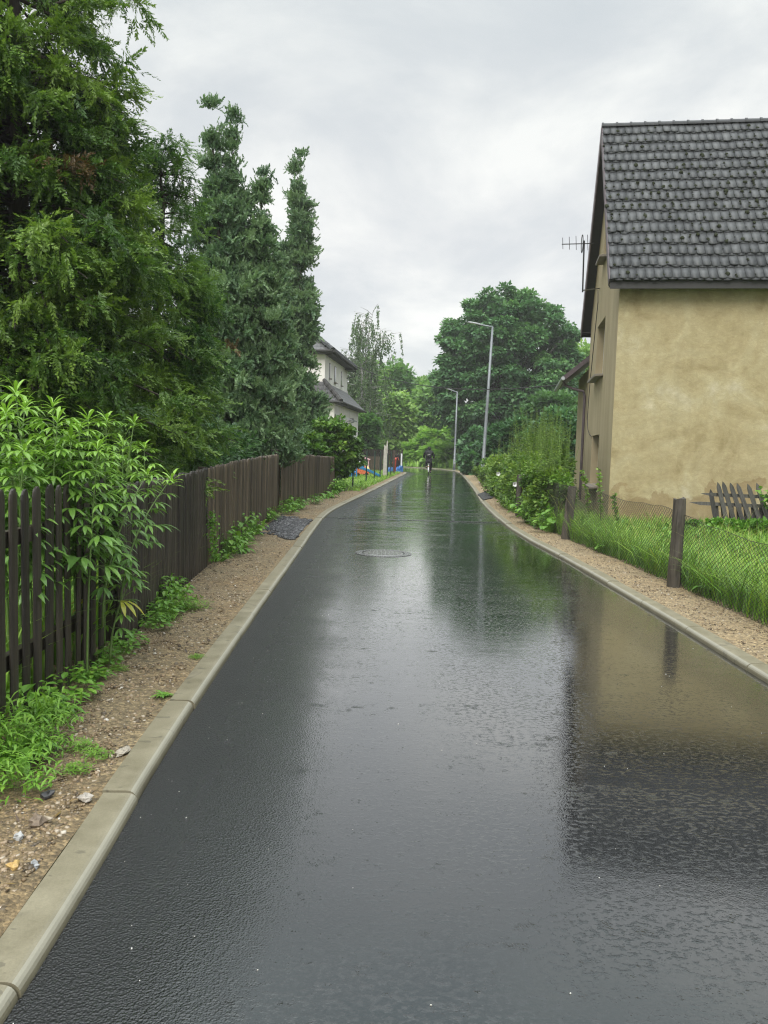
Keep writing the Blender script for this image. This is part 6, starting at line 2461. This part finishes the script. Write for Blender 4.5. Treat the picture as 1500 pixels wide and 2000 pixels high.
skin = simple('skin', (0.45, 0.27, 0.20), 0.5)
jacket = simple('jacket_cloth', (0.010, 0.010, 0.012), 0.7, 0, 0.4, 20, 0.3, 0.4)
trouser = simple('trouser_cloth', (0.012, 0.012, 0.015), 0.8, 0, 0.4, 20, 0.3, 0.4)
PZ = 0.965
pel, wai, che, nec = Vector((0, -0.29, PZ + 0.02)), Vector((0, -0.24, PZ + 0.20)), Vector((0, -0.14, PZ + 0.43)), Vector((0, -0.06, PZ + 0.56))
hea, crn = Vector((0, -0.01, PZ + 0.66)), Vector((0, 0.0, PZ + 0.75))
V, E_, R_ = [pel, wai, che, nec, hea, crn], [(0, 1), (1, 2), (2, 3), (3, 4), (4, 5)], [0.15, 0.135, 0.16, 0.062, 0.092, 0.078]
for s in (-1, 1):
    k = len(V)
    sh, el, wr_, hn = Vector((0.185 * s, -0.10, PZ + 0.49)), Vector((0.30 * s, -0.02, PZ + 0.26)), Vector((0.305 * s, 0.13, PZ + 0.11)), Vector((0.31 * s, 0.17, PZ + 0.09))
    V += [sh, el, wr_, hn]
    E_ += [(2, k), (k, k + 1), (k + 1, k + 2), (k + 2, k + 3)]
    R_ += [0.072, 0.050, 0.032, 0.036]
    k = len(V)
    ft = PED[s] + Vector((0, -0.02, 0.07))
    hip = Vector((0.10 * s, -0.27, PZ - 0.02))
    kn = (hip + ft) / 2 + Vector((0.02 * s, 0.20 if s > 0 else 0.30, 0.06 if s < 0 else 0.02))
    V += [hip, kn, ft, PED[s] + Vector((0, 0.12, 0.035))]
    E_ += [(0, k), (k, k + 1), (k + 1, k + 2), (k + 2, k + 3)]
    R_ += [0.095, 0.065, 0.042, 0.034]
body = skin_body('body', V, E_, R_, skin, person)
# clothing as slightly fuller sleeves of the same limbs
jv, je, jr = [pel + Vector((0, 0, -0.05)), wai, che, nec], [(0, 1), (1, 2), (2, 3)], [0.205, 0.195, 0.215, 0.11]
for s in (-1, 1):
    k = len(jv)
    jv += [Vector((0.19 * s, -0.10, PZ + 0.49)), Vector((0.31 * s, -0.02, PZ + 0.26)), Vector((0.308 * s, 0.125, PZ + 0.115))]
    je += [(2, k), (k, k + 1), (k + 1, k + 2)]
    jr += [0.11, 0.085, 0.055]
skin_body('hooded_jacket', jv, je, jr, jacket, person)
tv_, te, tr_ = [pel + Vector((0, 0, -0.03))], [], [0.18]
for s in (-1, 1):
    k = len(tv_)
    ft = PED[s] + Vector((0, -0.02, 0.10))
    hip = Vector((0.105 * s, -0.27, PZ - 0.03))
    kn = (hip + ft) / 2 + Vector((0.02 * s, 0.20 if s > 0 else 0.30, 0.06 if s < 0 else 0.02))
    tv_ += [hip, kn, ft]
    te += [(0, k), (k, k + 1), (k + 1, k + 2)]
    tr_ += [0.12, 0.088, 0.06]
skin_body('trousers', tv_, te, tr_, trouser, person)
m = MB()
m.blob(hea + Vector((0, -0.025, 0.03)), (0.118, 0.125, 0.145), 5, 0.15, 14, 10)
m.build('hood', jacket, person, smooth=True)
for s in (-1, 1):
    p = PED[s]
    m = MB()
    m.blob(p + Vector((0, 0.04, 0.045)), (0.05, 0.145, 0.048), 2, 0.1, 12, 8)
    m.build('shoe', MAT['black_metal'], person, smooth=True)
    # hand: palm with four bent fingers and a thumb round the grip
    g = Vector((0.308 * s, 0.155, 1.035))
    palm = Vector((0.31 * s, 0.165, 1.075))
    hv, hedg, hr = [palm + Vector((0, -0.02, 0.0)), palm + Vector((0, 0.02, 0.0))], [(0, 1)], [0.022, 0.024]
    for k in range(4):
        o_ = (k - 1.5) * 0.018
        i0 = len(hv)
        hv += [palm + Vector((o_ * 0.8, 0.045 + 0.004 * (k in (1, 2)), -0.004)), palm + Vector((o_ * 0.9, 0.052, -0.03)), palm + Vector((o_ * 0.9, 0.03, -0.055))]
        hedg += [(1, i0), (i0, i0 + 1), (i0 + 1, i0 + 2)]
        hr += [0.0095, 0.0085, 0.0075]
    i0 = len(hv)
    hv += [palm + Vector((-0.028 * s, -0.005, -0.012)), palm + Vector((-0.030 * s, 0.01, -0.04))]
    hedg += [(0, i0), (i0, i0 + 1)]
    hr += [0.010, 0.009]
    skin_body('hand', hv, hedg, hr, skin, person, 0, 1)
# backpack
bp = empty('backpack', CP, -CA, 'dark backpack with a pale strip worn by the cyclist', 'backpack')
m = MB()
m.blob((0, -0.385, PZ + 0.33), (0.155, 0.10, 0.22), 8, 0.12, 14, 10)
m.build('bag', simple('bag_cloth', (0.016, 0.016, 0.019), 0.75, 0, 0.4, 20, 0.3, 0.4), bp, smooth=True)
m = MB()
m.bar((-0.09, -0.487, PZ + 0.30), (0.09, -0.487, PZ + 0.36), 0.012, 0.035)
m.build('pale_strip', simple('bag_strip', (0.42, 0.42, 0.38), 0.5), bp)
for s in (-1, 1):
    m = MB()
    m.tube([(0.1 * s, -0.33, PZ + 0.50), (0.115 * s, -0.14, PZ + 0.60), (0.115 * s, 0.04, PZ + 0.48), (0.12 * s, -0.02, PZ + 0.2)], 0.018, 6)
    m.build('strap', jacket, bp)

# ================================================================== SKY, LIGHT, RENDER
SUN_EL, SUN_AZ = math.radians(43), math.radians(197)     # azimuth clockwise from +Y: behind the camera, a little to the left
world = bpy.data.worlds.new('World')
scene.world = world
world.use_nodes = True
nt = world.node_tree
N = nt.nodes
bg = N['Background']
sky = N.new('ShaderNodeTexSky')
sky.sky_type = 'NISHITA'
sky.sun_disc = False
sky.sun_elevation = SUN_EL
sky.sun_rotation = SUN_AZ
tc = N.new('ShaderNodeTexCoord')


def wmath(op, a, b=None, clamp=False):
    x = N.new('ShaderNodeMath')
    x.operation = op
    x.use_clamp = clamp
    for i, v in enumerate((a, b)):
        if v is None:
            continue
        if isinstance(v, (int, float)):
            x.inputs[i].default_value = v
        else:
            nt.links.new(v, x.inputs[i])
    return x.outputs[0]


def wramp(fac, stops):
    x = N.new('ShaderNodeValToRGB')
    r_ = x.color_ramp
    while len(r_.elements) < len(stops):
        r_.elements.new(0.5)
    for e, (p, c) in zip(r_.elements, stops):
        e.position = p
        e.color = (c[0], c[1], c[2], 1) if hasattr(c, '__len__') else (c, c, c, 1)
    nt.links.new(fac, x.inputs[0])
    return x.outputs[0]


sep = N.new('ShaderNodeSeparateXYZ')
nt.links.new(tc.outputs['Generated'], sep.inputs[0])
zc = wmath('MAXIMUM', sep.outputs[2], 0.0)
# a cloud deck: directions projected on a flat layer overhead
den = wmath('ADD', zc, 0.22)
cx, cy = wmath('DIVIDE', sep.outputs[0], den), wmath('DIVIDE', sep.outputs[1], den)
cmb = N.new('ShaderNodeCombineXYZ')
nt.links.new(cx, cmb.inputs[0])
nt.links.new(cy, cmb.inputs[1])


def wnoise(scale, detail, rough, dist, off):
    mp = N.new('ShaderNodeMapping')
    mp.inputs['Location'].default_value = off
    nt.links.new(cmb.outputs[0], mp.inputs[0])
    x = N.new('ShaderNodeTexNoise')
    x.inputs['Scale'].default_value = scale
    x.inputs['Detail'].default_value = detail
    x.inputs['Roughness'].default_value = rough
    x.inputs['Distortion'].default_value = dist
    nt.links.new(mp.outputs[0], x.inputs['Vector'])
    return x.outputs['Fac']


n1 = wnoise(1.5, 8, 0.58, 0.35, (0.35, 1.2, 0))
n2 = wnoise(0.7, 3, 0.5, 0.2, (3.1, 0.4, 0))
cl = wmath('ADD', wmath('MULTIPLY', n1, 0.72), wmath('MULTIPLY', n2, 0.28))
cloud = wramp(cl, [(0.36, (4.75, 4.95, 5.12)), (0.46, (5.3, 5.42, 5.5)), (0.52, (5.95, 6.0, 5.95)), (0.60, (7.0, 6.95, 6.7))])
# overcast skies grow brighter overhead
gain = wramp(zc, [(0.0, (0.215, 0.215, 0.215)), (0.25, (0.21, 0.21, 0.21)), (0.5, (0.196, 0.203, 0.204)), (0.63, (0.165, 0.198, 0.200)), (0.82, (0.62, 0.66, 0.66)), (1.0, (1, 1, 1))])
mg = N.new('ShaderNodeMix')
mg.data_type = 'RGBA'
mg.blend_type = 'MULTIPLY'
mg.inputs[0].default_value = 1.0
nt.links.new(cloud, mg.inputs[6])
nt.links.new(gain, mg.inputs[7])
mxs = N.new('ShaderNodeMix')
mxs.data_type = 'RGBA'
mxs.inputs[0].default_value = 0.94
nt.links.new(sky.outputs[0], mxs.inputs[6])
x3 = N.new('ShaderNodeVectorMath')
x3.operation = 'SCALE'
x3.inputs['Scale'].default_value = 3.72
nt.links.new(mg.outputs[2], x3.inputs[0])
nt.links.new(x3.outputs[0], mxs.inputs[7])
nt.links.new(mxs.outputs[2], bg.inputs[0])
bg.inputs[1].default_value = 0.1

sd = bpy.data.lights.new('sun', 'SUN')
sd.energy = 1.5
sd.angle = math.radians(35)
sd.color = (1.0, 0.97, 0.92)
so = bpy.data.objects.new('sun', sd)
col.objects.link(so)
# direction towards the sun
sv = Vector((math.sin(SUN_AZ) * math.cos(SUN_EL), math.cos(SUN_AZ) * math.cos(SUN_EL), math.sin(SUN_EL)))
so.rotation_euler = sv.to_track_quat('Z', 'Y').to_euler()
so.location = (0, 0, 30)

HAZE = 0.0007
if HAZE > 0:
    m = MB()
    m.box((0, 100, 9.0), (480, 300, 21.0))
    hz = bpy.data.materials.new('haze_air')
    hz.use_nodes = True
    hn = hz.node_tree.nodes
    hn.remove(hn['Principled BSDF'])
    pv = hn.new('ShaderNodeVolumePrincipled')
    pv.inputs['Color'].default_value = (0.95, 0.96, 0.97, 1)
    pv.inputs['Density'].default_value = HAZE
    hz.node_tree.links.new(pv.outputs[0], hn['Material Output'].inputs['Volume'])
    tag(m.build('haze', hz), 'thin rainy haze in the air', 'haze', kind='stuff')

scene.render.engine = 'CYCLES'
cy_ = scene.cycles
cy_.use_denoising = True
cy_.use_adaptive_sampling = False
cy_.filter_width = 1.2
cy_.denoiser = 'OPENIMAGEDENOISE'
cy_.denoising_input_passes = 'RGB_ALBEDO_NORMAL'
cy_.denoising_prefilter = 'NONE'
cy_.max_bounces = 6
cy_.diffuse_bounces = 3
cy_.glossy_bounces = 3
cy_.transmission_bounces = 3
cy_.transparent_max_bounces = 6
cy_.volume_bounces = 1
cy_.caustics_reflective = False
cy_.caustics_refractive = False
cy_.sample_clamp_indirect = 3
scene.view_settings.view_transform = 'Standard'
scene.view_settings.look = 'None'
scene.view_settings.gamma = 1.0
scene.view_settings.exposure = 0.9
